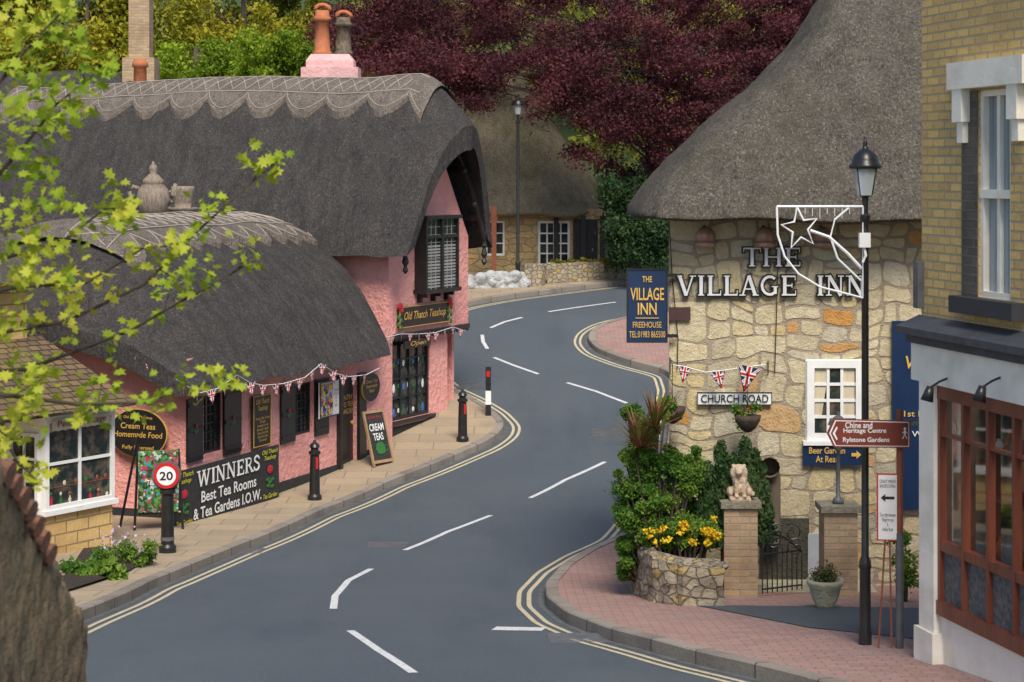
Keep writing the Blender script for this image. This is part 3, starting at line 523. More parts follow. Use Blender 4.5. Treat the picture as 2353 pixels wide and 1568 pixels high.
for k in(.09,.9):
    text(S,fw,'Old Thatch\nTeashop',x0+L*k,zt-H*.15,L*.16,H*.22,.25,YELP,.25,.01); text(S,fw,'Tea Garden',x0+L*k,zb+H*.09,L*.14,H*.09,.25,YELP,.25,.01)
    m=M(fw); m.ball((x0+L*k,.25,zb+H*.58),.1,.008,.07,1,10)
    for a,b in((-.08,.4),(.08,.38),(-.06,.28),(.07,.25),(0,.34)): m.ball((x0+L*k+a,.249,zb+H*b),.07,.006,.03,0,8)
    m.make('printed_rose',[GREENP,PINKW],S)
bp=[fw.w(*((lambda a:(a[0],.55,a[1]))(fw.hit(u,v,.55)))) for u,v in((405,872),(430,888),(460,903),(500,893),(545,862),(575,880),(605,886),(650,882),(700,868),(738,836),(770,858),(800,866),(840,862),(872,846))]
bunting(bp,17,.2,fw.ex,fw.ey,'string of union flag bunting along the thatch eave')
bp=[fe.w(*((lambda a:(a[0],.4,a[1]))(fe.hit(u,v,.4)))) for u,v in((252,782),(300,812),(350,840),(405,870))]; bunting(bp,4,.17,fe.ex,fe.ey,'union flag bunting on the pink end wall')
bp=[fg.w(*((lambda a:(a[0],.3,a[1]))(fg.hit(u,v,.3)))) for u,v in((890,775),(920,768),(960,768),(1000,765),(1040,752),(1068,760))]; bunting(bp,9,.17,fg.ex,fg.ey,'union flag bunting above the black shop window')
# ---------- bollards
def bollard(p,lab,h=1.0):
    B=thing('bollard',lab,'bollard',p,'black cast bollards on the pavement'); m=M(); m.lathe((p.x,p.y,p.z),[(.12,0),(.12,.06),(.09,.1),(.085,.5*h),(.075,.78*h),(.1,.8*h),(.1,.84*h),(.065,.86*h),(.065,.9*h),(.09,.92*h),(.07,.97*h),(.03,1.0*h),(.02,1.04*h)],18); m.make('body',[BLK],B,smooth=True).data.set_sharp_from_angle(angle=.6)
    m=M(); m.box(p.x+.03,p.x+.065,p.y-.092,p.y-.072,p.z+.55*h,p.z+.75*h); m.make('reflector',[RED],B); return B
def gp(u,v,dz=.12): p=G(u,v); p.z+=dz; return p
B=bollard(gp(723,1165),'black cast metal bollard with red reflector on the pavement',.96); dup(B,gp(1063,1028))
p=gp(1122,968); B=thing('bollard','square post banded black, white and red at the kerb','bollard',p,'black cast bollards on the pavement'); m=M(); m.box(p.x-.055,p.x+.055,p.y-.055,p.y+.055,p.z,p.z+.22,1); m.box(p.x-.056,p.x+.056,p.y-.056,p.y+.056,p.z+.22,p.z+.5,0); m.box(p.x-.055,p.x+.055,p.y-.055,p.y+.055,p.z+.5,p.z+.98,1); m.make('post',[WHT,BLK],B); m=M(); m.box(p.x-.035,p.x+.035,p.y-.07,p.y-.058,p.z+.78,p.z+.9); m.make('reflector',[RED],B)
p=gp(385,1290); B=thing('speed_limit_bollard','black bollard carrying a round twenty speed limit disc','bollard',p); m=M(); m.lathe((p.x,p.y,p.z),[(.12,0),(.12,.08),(.09,.12),(.085,.8),(.11,.82),(.11,.87),(.08,.89)],18); m.box(p.x-.13,p.x+.13,p.y-.02,p.y+.06,p.z+.88,p.z+.93); m.lathe((p.x,p.y,p.z+.17),[(.095,0),(.095,.05)],18,1); m.make('body',[BLK,GREY],B,smooth=True).data.set_sharp_from_angle(angle=.6)
f0=Fr((p.x,p.y-.1,0),(.15,-1)); 
for nm,r,y0,mt in(('surround',.2,-.05,GREY),('rim',.175,0,RED),('disc',.13,.006,WHT)):
    m=M(f0); a=[m.v((r*math.cos(t*math.pi/16),y0+.01,p.z+1.07+r*math.sin(t*math.pi/16))) for t in range(32)]; b=[m.v((r*math.cos(t*math.pi/16),y0-.03,p.z+1.07+r*math.sin(t*math.pi/16))) for t in range(32)]; m.idx(a)
    for i in range(32): m.idx([a[i],a[(i+1)%32],b[(i+1)%32],b[i]])
    m.make(nm,[mt],B)
text(B,f0,'20',0,p.z+1.07,.18,.12,.02,BLK,0,.02)
p=gp(880,1084); S=thing('pavement_board','black chalk board with pale wooden frame leaning outside the door','sign',p); fb=Fr((p.x,p.y,0),(.78,-.62)); m=M()
def tl(x,y,z):
    q=fb.w(x,y-.28*z*1.0,0); return Vector((q.x,q.y,p.z+z))
def tbox(m,x0,x1,y0,y1,z0,z1,mi=0):
    i=[m.v(tl(a,b,c)) for a,b,c in((x0,y0,z0),(x1,y0,z0),(x1,y1,z0),(x0,y1,z0),(x0,y0,z1),(x1,y0,z1),(x1,y1,z1),(x0,y1,z1))]
    for f in((0,3,2,1),(4,5,6,7),(0,1,5,4),(1,2,6,5),(2,3,7,6),(3,0,4,7)): m.idx([i[k] for k in f],mi)
for b in((-.28,-.24,0,.04,0,.98),(.24,.28,0,.04,0,.98),(-.24,.24,0,.04,.05,.1),(-.24,.24,0,.04,.94,.98)): tbox(m,*b)
m.make('frame',[WOOD],S); m=M(); tbox(m,-.24,.24,.005,.025,.1,.94); m.make('panel',[BLKM],S)
class TF:
    def w(s,x,y,z): return tl(x,y,z)
text(S,TF(),'CREAM\nTEAS',0,.6,.38,.3,.03,WHT,0,.015); text(S,TF(),'Old Thatch Teashop',0,.86,.38,.06,.03,PINKW,.2)
m=M(TF()); m.lathe((0,.035,.2),[(.02,0),(.1,.02),(.13,.1),(.1,.18),(.03,.22)],14,0,1,.04); m.tube([(.12,.035,.34),(.18,.035,.34),(.18,.035,.26),(.1,.035,.24)],.008,5)
m.make('painted_teacup',[GREENP],S)
p=gp(365,1236); S=thing('pavement_board','black easel holding a colourful garden picture board','sign',p); fb2=Fr((p.x,p.y,0),(.25,-1)); m=M(fb2); m.tube([(-.36,0,p.z),(-.3,-.1,p.z+1.3)],.022); m.tube([(-.55,-.45,p.z),(-.3,-.12,p.z+1.4)],.022); m.tube([(.36,0,p.z-.02),(.3,-.1,p.z+1.2)],.022); m.tube([(-.3,-.03,p.z+.25),(.34,-.03,p.z+.25)],.02); m.make('easel',[BLK],S)
m=M(fb2); m.box(-.31,.29,.0,.03,p.z+.27,p.z+1.20); m.make('picture',[POST],S); text(S,fb2,'Tea Garden',0,p.z+.72,.36,.08,.035,WHT,.2,.01)
# ---------- near left shop with bay
Q0=P(100,1185,27.0); Q0.z=0; fr1=Fr(Q0,(.837,-.547)); fr2=Fr(Q0,(-.547,-.837))
S2=thing('bay_window_shop','sandstone cottage shop with white bay window and mossy tiled roof','shop',(Q0.x-1,Q0.y+1,g(27)))
xr=fr1.hit(258,1100)[0]; zs=fr1.hit(100,1187)[1]; zt=fr1.hit(130,960)[1]
m=M(fr1); m.box(0,xr,-.65,0,-6,zs); m.make('bay_base',[BRS],S2)
m=M(fr1); m.box(-.04,xr+.06,-.02,.07,zs,zs+.07); m.make('window_sill',[WHT],S2); m=M(fr1); m.box(-.05,xr+.06,-.04,.06,zt,zt+.08); m.make('bay_trim',[WHT],S2)
window(S2,fr1,(.0,xr,zs+.07,zt),2,2,WHT,.06,.04,.0,GLT,.05); xl2=-.75
m=M(fr2); m.box(xl2,0,-.05,0,-6,zt+.08); m.make('bay_side',[WHT],S2); window(S2,fr2,(xl2+.12,-.08,zs+.1,zt-.2),2,3,WHT,.05,.035,.001,GLT,.04)
m=M(fr1)
for k in range(9): m.ball((.12+k*(xr-.2)/8,.015,zt-.1),.075,.008,.09)
m.make('lace_valance',[CREAM],S2)
S,h,y=board(fr1,122,957,252,982,.07,.02,CREAM,'cream fascia board with cottage name',None,'fascia_sign'); text(S,fr1,'Pencil Cottage',(h[0]+h[1])/2,(h[2]+h[3])/2,(h[1]-h[0])*.85,(h[3]-h[2])*.75,y,REDB,.0,.01)
m=M(fr1); m.face([(-.9,.35,zt+.12),(xr+.25,.25,zt+.1),(xr+.1,-1.6,zt+1.0),(-1.5,-1.6,zt+1.0)]); m.face([(-.9,.35,zt+.12),(-2.4,-.3,zt+.12),(-2.4,-1.6,zt+1.0),(-1.5,-1.6,zt+1.0)]); m.box(-2.2,xr+.15,-.9,.3,zt+.07,zt+.11); m.make('tiled_roof',[TILE],S2)
m=M(fr1); m.box(-7,xr-.2,-5,-1.5,-6,zt+1.9); m.make('wall',[BRS],S2)
m=M(fr1); m.face([(-7.2,-1.1,zt+1.8),(xr,-1.1,zt+1.8),(xr-.6,-3.2,zt+3.4),(-7.2,-3.2,zt+3.4)]); m.face([(-7.2,-5.4,zt+1.8),(xr,-5.4,zt+1.8),(xr-.6,-3.2,zt+3.4),(-7.2,-3.2,zt+3.4)]); m.face([(xr,-1.1,zt+1.8),(xr-.6,-3.2,zt+3.4),(xr,-5.4,zt+1.8)]); m.make('roof',[THI],S2)
m=M(fr1); BR_=random.Random(2)
for k in range(7): 
    xx=.1+k*(xr-.2)/6+BR_.uniform(-.03,.03); hz=BR_.uniform(.04,.13); m.lathe((xx,.014,zs+.13),[(.02,0),(.03,hz*.5),(.012,hz*.8),(.02,hz)],8,BR_.randrange(5),1,.12); m.ball((xx,.014,zs+.13+hz+.03),BR_.uniform(.018,.034),.008,.026,BR_.randrange(5),8)
m.box(.07,xr-.07,.009,.014,zs+.36,zs+.37,3)
for k in range(6): xx=.12+k*(xr-.24)/5+BR_.uniform(-.04,.04); m.ball((xx,.014,zs+.37+.04),BR_.uniform(.02,.035),.006,.035,BR_.randrange(5),8)
o=m.make('window_display',[PINKW,CREAM,GREENP,REDB,TERRA],S2); o['kind']='stuff'
# ---------- foreground wall
m=M(); cp=[(-60,960,7.2),(10,1065,7.8),(60,1150,8.3),(105,1250,8.8),(150,1330,9.3),(185,1400,9.8),(197,1445,10.2)]
cp=[P(*c) for c in cp]
def fwfn(i,j):
    t=i/70*(len(cp)-1); k=min(int(t),len(cp)-2); c=cp[k].lerp(cp[k+1],t-k); b=g(c.y)-.3
    z=b+(c.z-b)*min(j,30)/30; rows=z/.19; col=(c.y+(int(rows+99)%2)*.16)/.33; e=min(abs(rows-round(rows))*.19,abs(col-round(col))*.33); jn=-.022 if e<.012 else 0
    nz=.025*noise.noise(Vector((c.y*3,z*3,1)))+.02*noise.noise(Vector((c.y*9,z*9,3)))+jn+.02*noise.noise(Vector((math.floor(rows)*3.1,round(col)*1.7,3)))
    if j<=30: return (c.x+nz,c.y,z)
    return (c.x-.12*(j-30),c.y,c.z+nz*.6-.01*(j-30)**2)
m.grid(fwfn,70,33); e=cp[-1]; m.face([(e.x,e.y,g(e.y)-.3),(e.x,e.y,e.z),(e.x-.4,e.y,e.z-.05),(e.x-.4,e.y,g(e.y)-.3)])
OLD=mat('old_wall_stone',(.36,.25,.14),(.15,.11,.07),5,.95,.05,12,c3=(.20,.17,.10),s3=4)
FWL=m.make('garden_wall',[OLD],top=('weathered old stone boundary wall beside the road','wall'),smooth=True)
m=M()
for k in range(7):
    t=1.1+k*.34; i=int(t); c=cp[i].lerp(cp[i+1],t-i); m.tube([(c.x-.25,c.y,c.z+.05),(c.x+.03,c.y-.05,c.z-.02)],.05,10)
m.make('coping_tile',[mat('weathered_tile',(.36,.15,.09),(.2,.11,.075),9,.9,.03)],FWL)
# ---------- inn
IX=(1537-U0)/F*24; fi=Fr((IX,24,0),(0,-1)); I=thing('stone_inn','thatched sandstone village inn behind a walled garden','inn',(4,26,g(24)))
hw=rect(fi,1853,828,1982,1012); m=M(fi); holes(m,0,7,-6,-.36,[hw],.1)
m.face([(0,0,-6),(.3,-3.8,-6),(.3,-3.8,-.4),(0,0,-.4)]); m.make('wall',[MORT],I)
stones(I,fi,[(.0,3.8,-5.6,-.38)],ISTN,.62,.40,11)
window(I,fi,hw,3,4,WHT,.09,.035,-.0,GLT,.06); m=M(fi); m.box(hw[0]-.05,hw[1]+.03,0,.1,hw[2]-.05,hw[2]+.001); m.box(hw[0]-.012,hw[1]+.012,-.06,.016,hw[2]-.01,hw[3]+.012); m.make('window_sill',[WHT],I)
m=M(fi); m.box(hw[0]+.085,hw[1]-.085,.012,.020,hw[2]+.085,hw[3]-.085); m.make('glass',[GLT],I)
for s in(0,1):
    m=M(fi); a,b=(hw[0]+.1,hw[0]+.27) if s==0 else (hw[1]-.24,hw[1]-.1)
    m.face([(a,.0215,hw[2]+.3),(b if s else a+.08,.0215,hw[2]+.3),(b,.0215,hw[3]-.1),(a,.0215,hw[3]-.1)]); m.make('curtain',[CREAM],I)
lv=[(1915,-60),(1880,0),(1850,45),(1800,120),(1700,213),(1600,290),(1530,362),(1480,415),(1445,462),(1433,488)]
LD=27.6
lv=[(P(u,v,LD).x,P(u,v,LD).z) for u,v in lv]; lv=lv[::-1]; zl=[a[1] for a in lv]; xl_=[a[0] for a in lv]
m=M(); zv=list(np.linspace(zl[0],4.2,70))
def iring(z,ins=0,dz=0):
    a=max(0,(z-zl[0])); Xl=float(np.interp(z,zl,xl_))+(max(0,z-zl[-1])*.6)+ins; Yf=23.35+a*.70+.03*a*a+ins; Yb=28.6-a*.12-ins; R=max(.3,(Yb-Yf)/2); cy=(Yf+Yb)/2; o=[]
    def q(x,y): return .05*noise.noise(Vector((x*1.5,y*1.5,z*2)))+.02*noise.noise(Vector((x*6,y*6,z*6)))+.012*noise.noise(Vector((x*16,y*16,z*16)))
    for k in range(61):
        th=math.pi/2+math.pi*k/60; c_=abs(math.cos(th))**.5; s_=math.copysign(abs(math.sin(th))**.75,math.sin(th)); x=Xl+R*.26*(1-c_); y=cy+R*s_
        x-=max(0,cy-y)*.06
        nn=q(x,y); o.append((x+nn,y+nn,z+dz+.05*noise.noise(Vector((x*.9,y*.9,7)))))
    yy=o[-1][1]; x1=o[-1][0]
    for k in range(1,110): x=x1+(9.5-x1)*k/109; nn=q(x,yy); o.append((x,yy+nn,z+dz+.05*noise.noise(Vector((x*.9,yy*.9,7)))))
    return o
allr=[iring(zl[0],1.4,.16),iring(zl[0],.5,.08),iring(zl[0],.14,-.04),iring(zl[0],.03,-.02)]+[iring(z) for z in zv]
m.grid(lambda i,j:allr[i][j],len(allr)-1,len(allr[0])-1); m.make('roof',[THI],I,smooth=True)
SLW=mat('sign_letter_white',(.74,.75,.76),(.62,.63,.64),8,.5)
def brass(word,u0,v1,u1,v0):
    x0,z0=fi.hit(u0,v1,.07);x1,z1=fi.hit(u1,v0,.07)
    serif(I,fi,word,x0,x1,z0,z1-z0,.025,.04,BLK,.014); serif(I,fi,word,x0,x1,z0,z1-z0,.073,.008,SLW,-.003)
brass('THE',1706,613,1842,569); brass('VILLAGE',1553,680,1832,633); brass('INN',1875,680,1990,633)
for u in(1618,1753,1885):
    q=fi.hit(u,540); p=fi.w(q[0],.15,q[1]-.02); L_=thing('wall_floodlight','round copper wall light under the thatch eave','light',p,'copper lights under the eave'); m=M(); m.ball((p.x,p.y,p.z),.12,.1,.12); m.lathe((p.x,p.y,p.z-.1),[(.13,-.02),(.13,.03),(.1,.05)],14); m.make('shade',[COPP],L_,smooth=True); m=M(); m.tube([(p.x,p.y,p.z+.08),(p.x,p.y+.14,p.z+.12)],.02); m.make('bracket',[BLK],L_)
m=M(fi); q=rect(fi,1537,706,1586,736); m.box(q[0]+.003,q[1],0,.05,q[2],q[3]); m.make('timber_block',[mat('dark_timber',(.07,.03,.03),None)],I)
for px in([(1537,505),(1545,640),(1558,780),(1556,850)],[(1790,500),(1785,700),(1780,860)]): m=M(fi); m.tube([(fi.hit(u,v,.04)[0],.045,fi.hit(u,v,.04)[1]) for u,v in px],.006,4); m.make('cable',[BLK],I)
S,h,y=board(fi,1440,618,1534,788,.1,.05,NAVY,'navy pub sign with gold lettering at the inn corner',BLK,'pub_sign','sign',.015); cx=(h[0]+h[1])/2;ww=h[1]-h[0];hh=h[3]-h[2]
for s,f,w_,h_ in(('THE',.14,.24,.08),('VILLAGE',.34,.82,.17),('INN',.54,.46,.16),('FREEHOUSE',.755,.7,.08),('TEL:01983 865500',.885,.88,.085)): text(S,fi,s,cx,h[3]-hh*f,ww*w_,hh*h_,y,GOLD,0,.012 if f<.7 else .0)
m=M(fi); m.box(cx-.14,cx+.14,y-.003,y,h[3]-hh*.67,h[3]-hh*.66); m.make('rule',[GOLD],S)
for zz in(h[3]-.1,h[2]+.06): m=M(fi); m.box(h[1]-.05,h[1]+.12,.08,.12,zz,zz+.04); m.make('bracket',[BLK],S)
S,h,y=board(fi,1602,901,1774,931,.04,.02,WHT,'white street name plate with black lettering',BLK,'street_name_plate','sign',.008); text(S,fi,'CHURCH ROAD',(h[0]+h[1])/2,(h[2]+h[3])/2,(h[1]-h[0])*.9,(h[3]-h[2])*.62,y,BLK,0,.01)
S,h,y=board(fi,1845,1020,1983,1070,.04,.03,NAVY,'navy beer garden sign with gold arrow',None); text(S,fi,'Beer Garden\nAt Rear',h[0]+(h[1]-h[0])*.40,(h[2]+h[3])/2,(h[1]-h[0])*.60,(h[3]-h[2])*.70,y,GOLD,0,.01)
m=M(fi); ax=h[1]-.14;az=(h[2]+h[3])/2; m.face([(ax,y,az-.02),(ax+.06,y,az-.02),(ax+.06,y,az-.05),(ax+.115,y,az),(ax+.06,y,az+.05),(ax+.06,y,az+.02),(ax,y,az+.02)]); m.make('arrow',[GOLD],S)
S,h,y=board(fi,2050,738,2230,968,.04,.04,NAVY,'tall navy pub notice board on the inn wall',None); text(S,fi,'Village Inn',h[0]+.55,h[3]-.52,.78,.2,y,GOLD,.2,.01); text(S,fi,'1st Floor',h[0]+.36,h[2]+.09,.44,.07,y,GOLD,0,.01)
S,h,y=board(fi,2072,978,2230,1172,.04,.04,NAVY,'second navy pub notice board on the inn wall',None); text(S,fi,'Welcome',h[0]+.37,h[3]-.1,.5,.07,y,WHT)
def PP(f,u,v,o): a=f.hit(u,v,o); return f.w(a[0],o,a[1])
bunting([PP(fi,*q,.3) for q in((1538,838),(1570,842),(1620,856),(1660,852),(1700,846),(1760,838))],3,.2,fi.ex,fi.ey,'union flag bunting strung on the stone inn wall',[.18,.2,.29])
for u in(1540,1765):
    p=PP(fi,u,830,.02); q=PP(fi,u,835,.34); m=M(); m.tube([p,q],.01,5); m.tube([p-Z*.15,p.lerp(q,.5)-Z*.03,q],.008,5); m.make('wall_bracket',[BLK],top=('black scrolled iron bracket on the inn wall','bracket','iron wall brackets'))
# ---------- plants
def leafobj(name,pts,size,mt,parent=None,top=None,asp=.55,up=0,dirz=None):
    pts=np.asarray(pts); n=len(pts); a=rng.normal(size=(n,3)); 
    if dirz: a[:,2]+=dirz
    a/=np.linalg.norm(a,axis=1)[:,None]; r=rng.normal(size=(n,3)); r[:,2]+=up; b=np.cross(a,r); b/=np.linalg.norm(b,axis=1)[:,None]
    s=size*rng.uniform(.6,1.3,(n,1)); a=a*s; b=b*s*asp; V=np.stack([pts-a,pts+b-.2*a,pts+a,pts-b-.2*a],1).reshape(-1,3); o=(V.min(0)+V.max(0))/2
    if top: o[2]=V[:,2].min()
    V=V-o; me=bpy.data.meshes.new(name); me.vertices.add(4*n); me.vertices.foreach_set('co',V.ravel()); me.loops.add(4*n); me.loops.foreach_set('vertex_index',np.arange(4*n)); me.polygons.add(n); me.polygons.foreach_set('loop_start',np.arange(0,4*n,4)); me.polygons.foreach_set('loop_total',np.full(n,4)); me.update(); me.validate(); me.materials.append(mt)
    return place(name,me,Vector(o),parent,top)
def clump(c,r,n,sz=.75):
    d=rng.normal(size=(n,3)); d/=np.linalg.norm(d,axis=1)[:,None]; rr=rng.uniform(0,1,(n,1))**.5*r; d=d*rr*np.array([1,1,sz]); d+=.22*r*rng.normal(size=(n,3)); return np.array(c)+d
def bush(name,lab,cl,size,mt,extra=None,n=500,cat='shrub',pts=None,up=0):
    cs=[(P(u,v,D),r/F*D) for u,v,D,r in cl]; b=Vector((sum(c[0].x for c in cs)/len(cs),sum(c[0].y for c in cs)/len(cs),0)); b.z=g(b.y)+.1; Tt=thing(name,lab,cat,b)
    if pts is None: pts=np.concatenate([clump(c,r,n) for c,r in cs])
    leafobj('foliage',pts,size,mt,Tt,dirz=up)
    m=M()
    for c,r in cs: m.tube([(b.x+(c.x-b.x)*.3,b.y,b.z),((b.x+c.x)/2,c.y,(b.z+c.z)/2),c],[.03,.02,.008],5)
    m.make('stem',[BARK],Tt)
    if extra:
        o=leafobj('flowers',np.concatenate([clump(P(u,v,D),r/F*D,nn) for u,v,D,r,nn in extra]),.02,YEL if extra[0][2]<24 and name!='garden_plant' else LAV,Tt,asp=.9); o['kind']='stuff'
    return Tt
R2=random.Random(8)
cl=[]
for k in range(86):
    v=R2.uniform(1045,1250); umax=1600 if v<1190 else 1650; u=R2.uniform(1426,umax); cl.append((u,v,R2.uniform(22.5,23.2),R2.uniform(16,30)))
for k in range(16): cl.append((R2.uniform(1428,1450),R2.uniform(1240,1325),R2.uniform(22.7,23),R2.uniform(10,16)))
for k in range(30): cl.append((R2.uniform(1420,1600),R2.uniform(1025,1090),R2.uniform(22.6,23.2),R2.uniform(7,13)))
bush('hedge_shrub','dense bright green shrub tumbling over the garden wall',cl,.021,MIDG,n=620)
cl=[(R2.uniform(1440,1535),R2.uniform(930,1060),R2.uniform(22.9,23.5),R2.uniform(12,24)) for k in range(22)]
bush('hedge_shrub','tall green climbing shrub against the inn corner',cl,.022,MIDG,n=380)
ps=[];cc=[]
for u,vt,vb,rb,D in((1655,1012,1250,40,22.9),(1712,1002,1250,40,23.0),(1750,1060,1240,32,23.1),(1685,1040,1250,56,23.0),(1625,1060,1240,40,22.9),(1735,1030,1240,36,23.1)):
    n_=9000; t=rng.uniform(0,1,n_)**.6; a=rng.uniform(0,6.283,n_); rr=(t*.85+.12+.12*np.sin(t*23+a*2))*rb/F*D*rng.uniform(.4,1.2,n_); tp_=P(u,vt,D);bt=P(u,vb,D)
    ps.append(np.stack([tp_.x+rr*np.cos(a),D+rr*np.sin(a),tp_.z+(bt.z-tp_.z)*t],1)); cc.append((u,(vt+vb)/2,D,20))
bush('conifer_shrub','dark green upright conifer beside the brick pillar',cc,.028,CONI,pts=np.concatenate(ps),up=2.2)
cl=[(R2.uniform(1480,1650),R2.uniform(1205,1250),22.4+R2.uniform(-.1,.2),R2.uniform(14,26)) for k in range(22)]
bush('flowering_shrub','shrub with yellow flowers above the stone wall',cl,.02,MIDG,extra=[(R2.uniform(1565,1650),R2.uniform(1185,1250),22.2,9,20) for _ in range(17)]+[(R2.uniform(1480,1560),R2.uniform(1205,1250),22.2,8,14) for _ in range(8)],n=300)
for pu,pv,nn in((1470,1030,100),(1505,985,60)):
    p=P(pu,pv,22.6); S=thing('phormium_plant','red spiky leaved plant in the inn garden','plant',p); m=M()
    for k in range(nn):
        a=random.uniform(0,6.28); l=random.uniform(.3,.6); t=random.uniform(.0,1.3); q=Vector((math.cos(a)*math.cos(t),math.sin(a)*math.cos(t),math.sin(t)))*l; sd=Vector((-math.sin(a),math.cos(a),0))*.013; m.face([p-sd,p+q*.6-sd*.8+Z*.03,p+q,p+q*.6+sd*.8+Z*.03,p+sd])
    m.make('leaves',[PHOR],S)
def basket(u,v,D,lab):
    p=P(u,v,D); B=thing('hanging_basket',lab,'hanging basket',p,'hanging baskets on the inn wall'); m=M(); m.lathe((p.x,p.y,p.z-.2),[(.03,0),(.1,.05),(.15,.14),(.16,.2)],14); m.make('basket',[BARK],B,smooth=True); leafobj('foliage',np.concatenate([clump((p.x+random.uniform(-.15,.15),p.y+random.uniform(-.08,.05),p.z+random.uniform(-.14,.1)),.06,70,1) for _ in range(12)]),.02,MIDG,B); o=leafobj('flowers',clump((p.x,p.y-.05,p.z+.08),.11,16),.018,PINKW,B,asp=.9); o['kind']='stuff'; m=M(); m.tube([(p.x,p.y,p.z+.05),(p.x,p.y,p.z+.5),(p.x+.0,24,p.z+.55)],.006,4); m.make('bracket',[BLK],B)
basket(1545,935,23.6,'hanging basket of green plants at the inn corner'); basket(1718,955,23.6,'hanging basket of trailing plants below the street name')
pts=[G(1440,1345),G(1447,1385),G(1500,1410),G(1570,1418),G(1665,1420)]; pts=[Vector((p.x,p.y,g(p.y))) for p in pts]; pts=[Vector((pts[0].x+.05,25.2,g(25.2)))]+pts; m=M(); acc=0
P3=[]
for a,b in zip(pts,pts[1:]):
    for t in np.linspace(0,1,8)[:-1]: P3.append(a.lerp(b,t))
P3.append(pts[-1]); zt_=P(1550,1250,22.9).z
A=[]
for k,p in enumerate(P3):
    if k: acc+=(p-P3[k-1]).length
    row=[]
    for j in range(15):
        z=p.z-.1+(zt_-p.z+.1+.03*noise.noise(p*5))*j/14; nn=.03*noise.noise(Vector((p.x*4,p.y*4,z*4)))+.02*noise.noise(Vector((p.x*11,p.y*11,z*11))); row.append(m.v((p.x+nn,p.y+nn,z))); m.L[row[-1]]=(acc,0,z)
    cen=Vector((2.1,24.3,0)); d=(cen-Vector((p.x,p.y,0))).normalized()*.3; row.append(m.v((p.x+d.x,p.y+d.y,zt_+.04))); m.L[row[-1]]=(acc,0,zt_+.3); A.append(row)
for a,b in zip(A,A[1:]):
    for j in range(15): m.idx([a[j],b[j],b[j+1],a[j+1]])
GW=m.make('garden_wall',[STONEG],top=('curved rubble stone garden wall on the brick pavement','wall')); 
m=M(); 
for p in P3[::2]: 
    m.ball((p.x+.06,p.y+.08,zt_+.01),random.uniform(.06,.09),.08,random.uniform(.03,.05),0,7)
m.make('coping_stone',[STONEG],GW)
CAPM=mat('worn_capstone',(.34,.30,.22),(.2,.18,.13),9,.9,.02)
def pillar(u0,u1,vt,vb,lab):
    D=22.6; a=P(u0,vt,D);b=P(u1,vb,D); S=thing('gate_pillar',lab,'pillar',((a.x+b.x)/2,D+.2,g(D)),'brick gate pillars'); m=M(); m.box(a.x+.02,b.x-.02,D,D+.4,g(D)-.1,a.z); m.make('shaft',[BRP],S); m=M(); m.box(a.x-.02,b.x+.02,D-.04,D+.44,a.z,a.z+.07); m.make('capstone',[CAPM],S); return S,(a.x+b.x)/2,D+.2,a.z+.07
_,lx,ly,lz=pillar(1660,1745,1168,1415,'brick gate pillar topped by a stone lion'); _,kx,ky,kz=pillar(1890,1975,1178,1420,'brick gate pillar topped by a small lantern')
m=M()
for c,r in(((0.02,.03,.1),(.10,.14,.1)),((0,-.0,.18),(.085,.085,.12)),((-.01,-.03,.27),(.105,.07,.105)),((-.015,-.05,.3),(.065,.075,.06)),((-.02,-.125,.285),(.035,.045,.03)),((-.02,-.12,.262),(.026,.03,.018)),((0,-.03,.2),(.09,.07,.08)),((-.045,-.09,.1),(.026,.03,.12)),((.045,-.09,.1),(.026,.03,.12)),((-.045,-.125,.02),(.03,.05,.02)),((.045,-.125,.02),(.03,.05,.02)),((-.1,.03,.05),(.045,.1,.06)),((.11,.03,.05),(.045,.1,.06)),((-.075,-.04,.355),(.022,.015,.022)),((.05,-.04,.355),(.022,.015,.022))): m.ball((lx+c[0],ly-.05+c[1],lz+.04+c[2]),r[0],r[1],r[2])
m.tube([(lx+.1,ly+.1,lz+.06),(lx+.17,ly+.02,lz+.07),(lx+.15,ly-.1,lz+.06)],.018,8)
m.box(lx-.12,lx+.12,ly-.2,ly+.12,lz-.002,lz+.04)
LI=m.make('lion_statue',[mat('cast_stone',(.80,.62,.45),(.55,.40,.27),20,.9,.03,26)],top=('cast stone seated lion statue on the brick pillar','statue')); md=LI.modifiers.new('r','REMESH'); md.mode='VOXEL'; md.voxel_size=.010; md.use_smooth_shade=True
S=thing('gate_lantern','small black lantern post standing on the brick pillar','lamp',(kx,ky,kz)); m=M(); m.lathe((kx,ky,kz),[(.07,0),(.06,.05),(.025,.08),(.022,.6),(.045,.62),(.03,.66),(.05,.7)],12); m.make('post',[GREY],S,smooth=True)
m=M(); m.lathe((kx,ky,kz+.7),[(.06,0),(.09,.2)],6); m.make('glass',[LANT],S); m=M(); m.lathe((kx,ky,kz+.9),[(.12,0),(.1,.05),(.05,.09),(.02,.11),(.02,.15)],12); m.make('cap',[GREY],S)
a=P(1752,1205,22.75);b=P(1850,1205,22.75); S=thing('iron_gate','black wrought iron gate between brick pillars','gate',((a.x+b.x)/2,22.75,g(22.75))); m=M(); z0=g(22.75)+.15; cx=(a.x+b.x)/2
for k in range(9):
    x=a.x+(b.x-a.x)*k/8; hz=a.z-.15-.25*(k/8); m.tube([(x,22.75+.25*k/8,z0),(x,22.75+.25*k/8,hz)],.008,5)
for z in(z0+.05,z0+.45): m.tube([(a.x,22.75,z),(b.x,23.0,z)],.011,5)
m.tube([(a.x+(b.x-a.x)*k/12,22.75+.25*k/12,a.z-.12-.25*k/12+.08*math.sin(k/12*3.14)) for k in range(13)],.011,5)
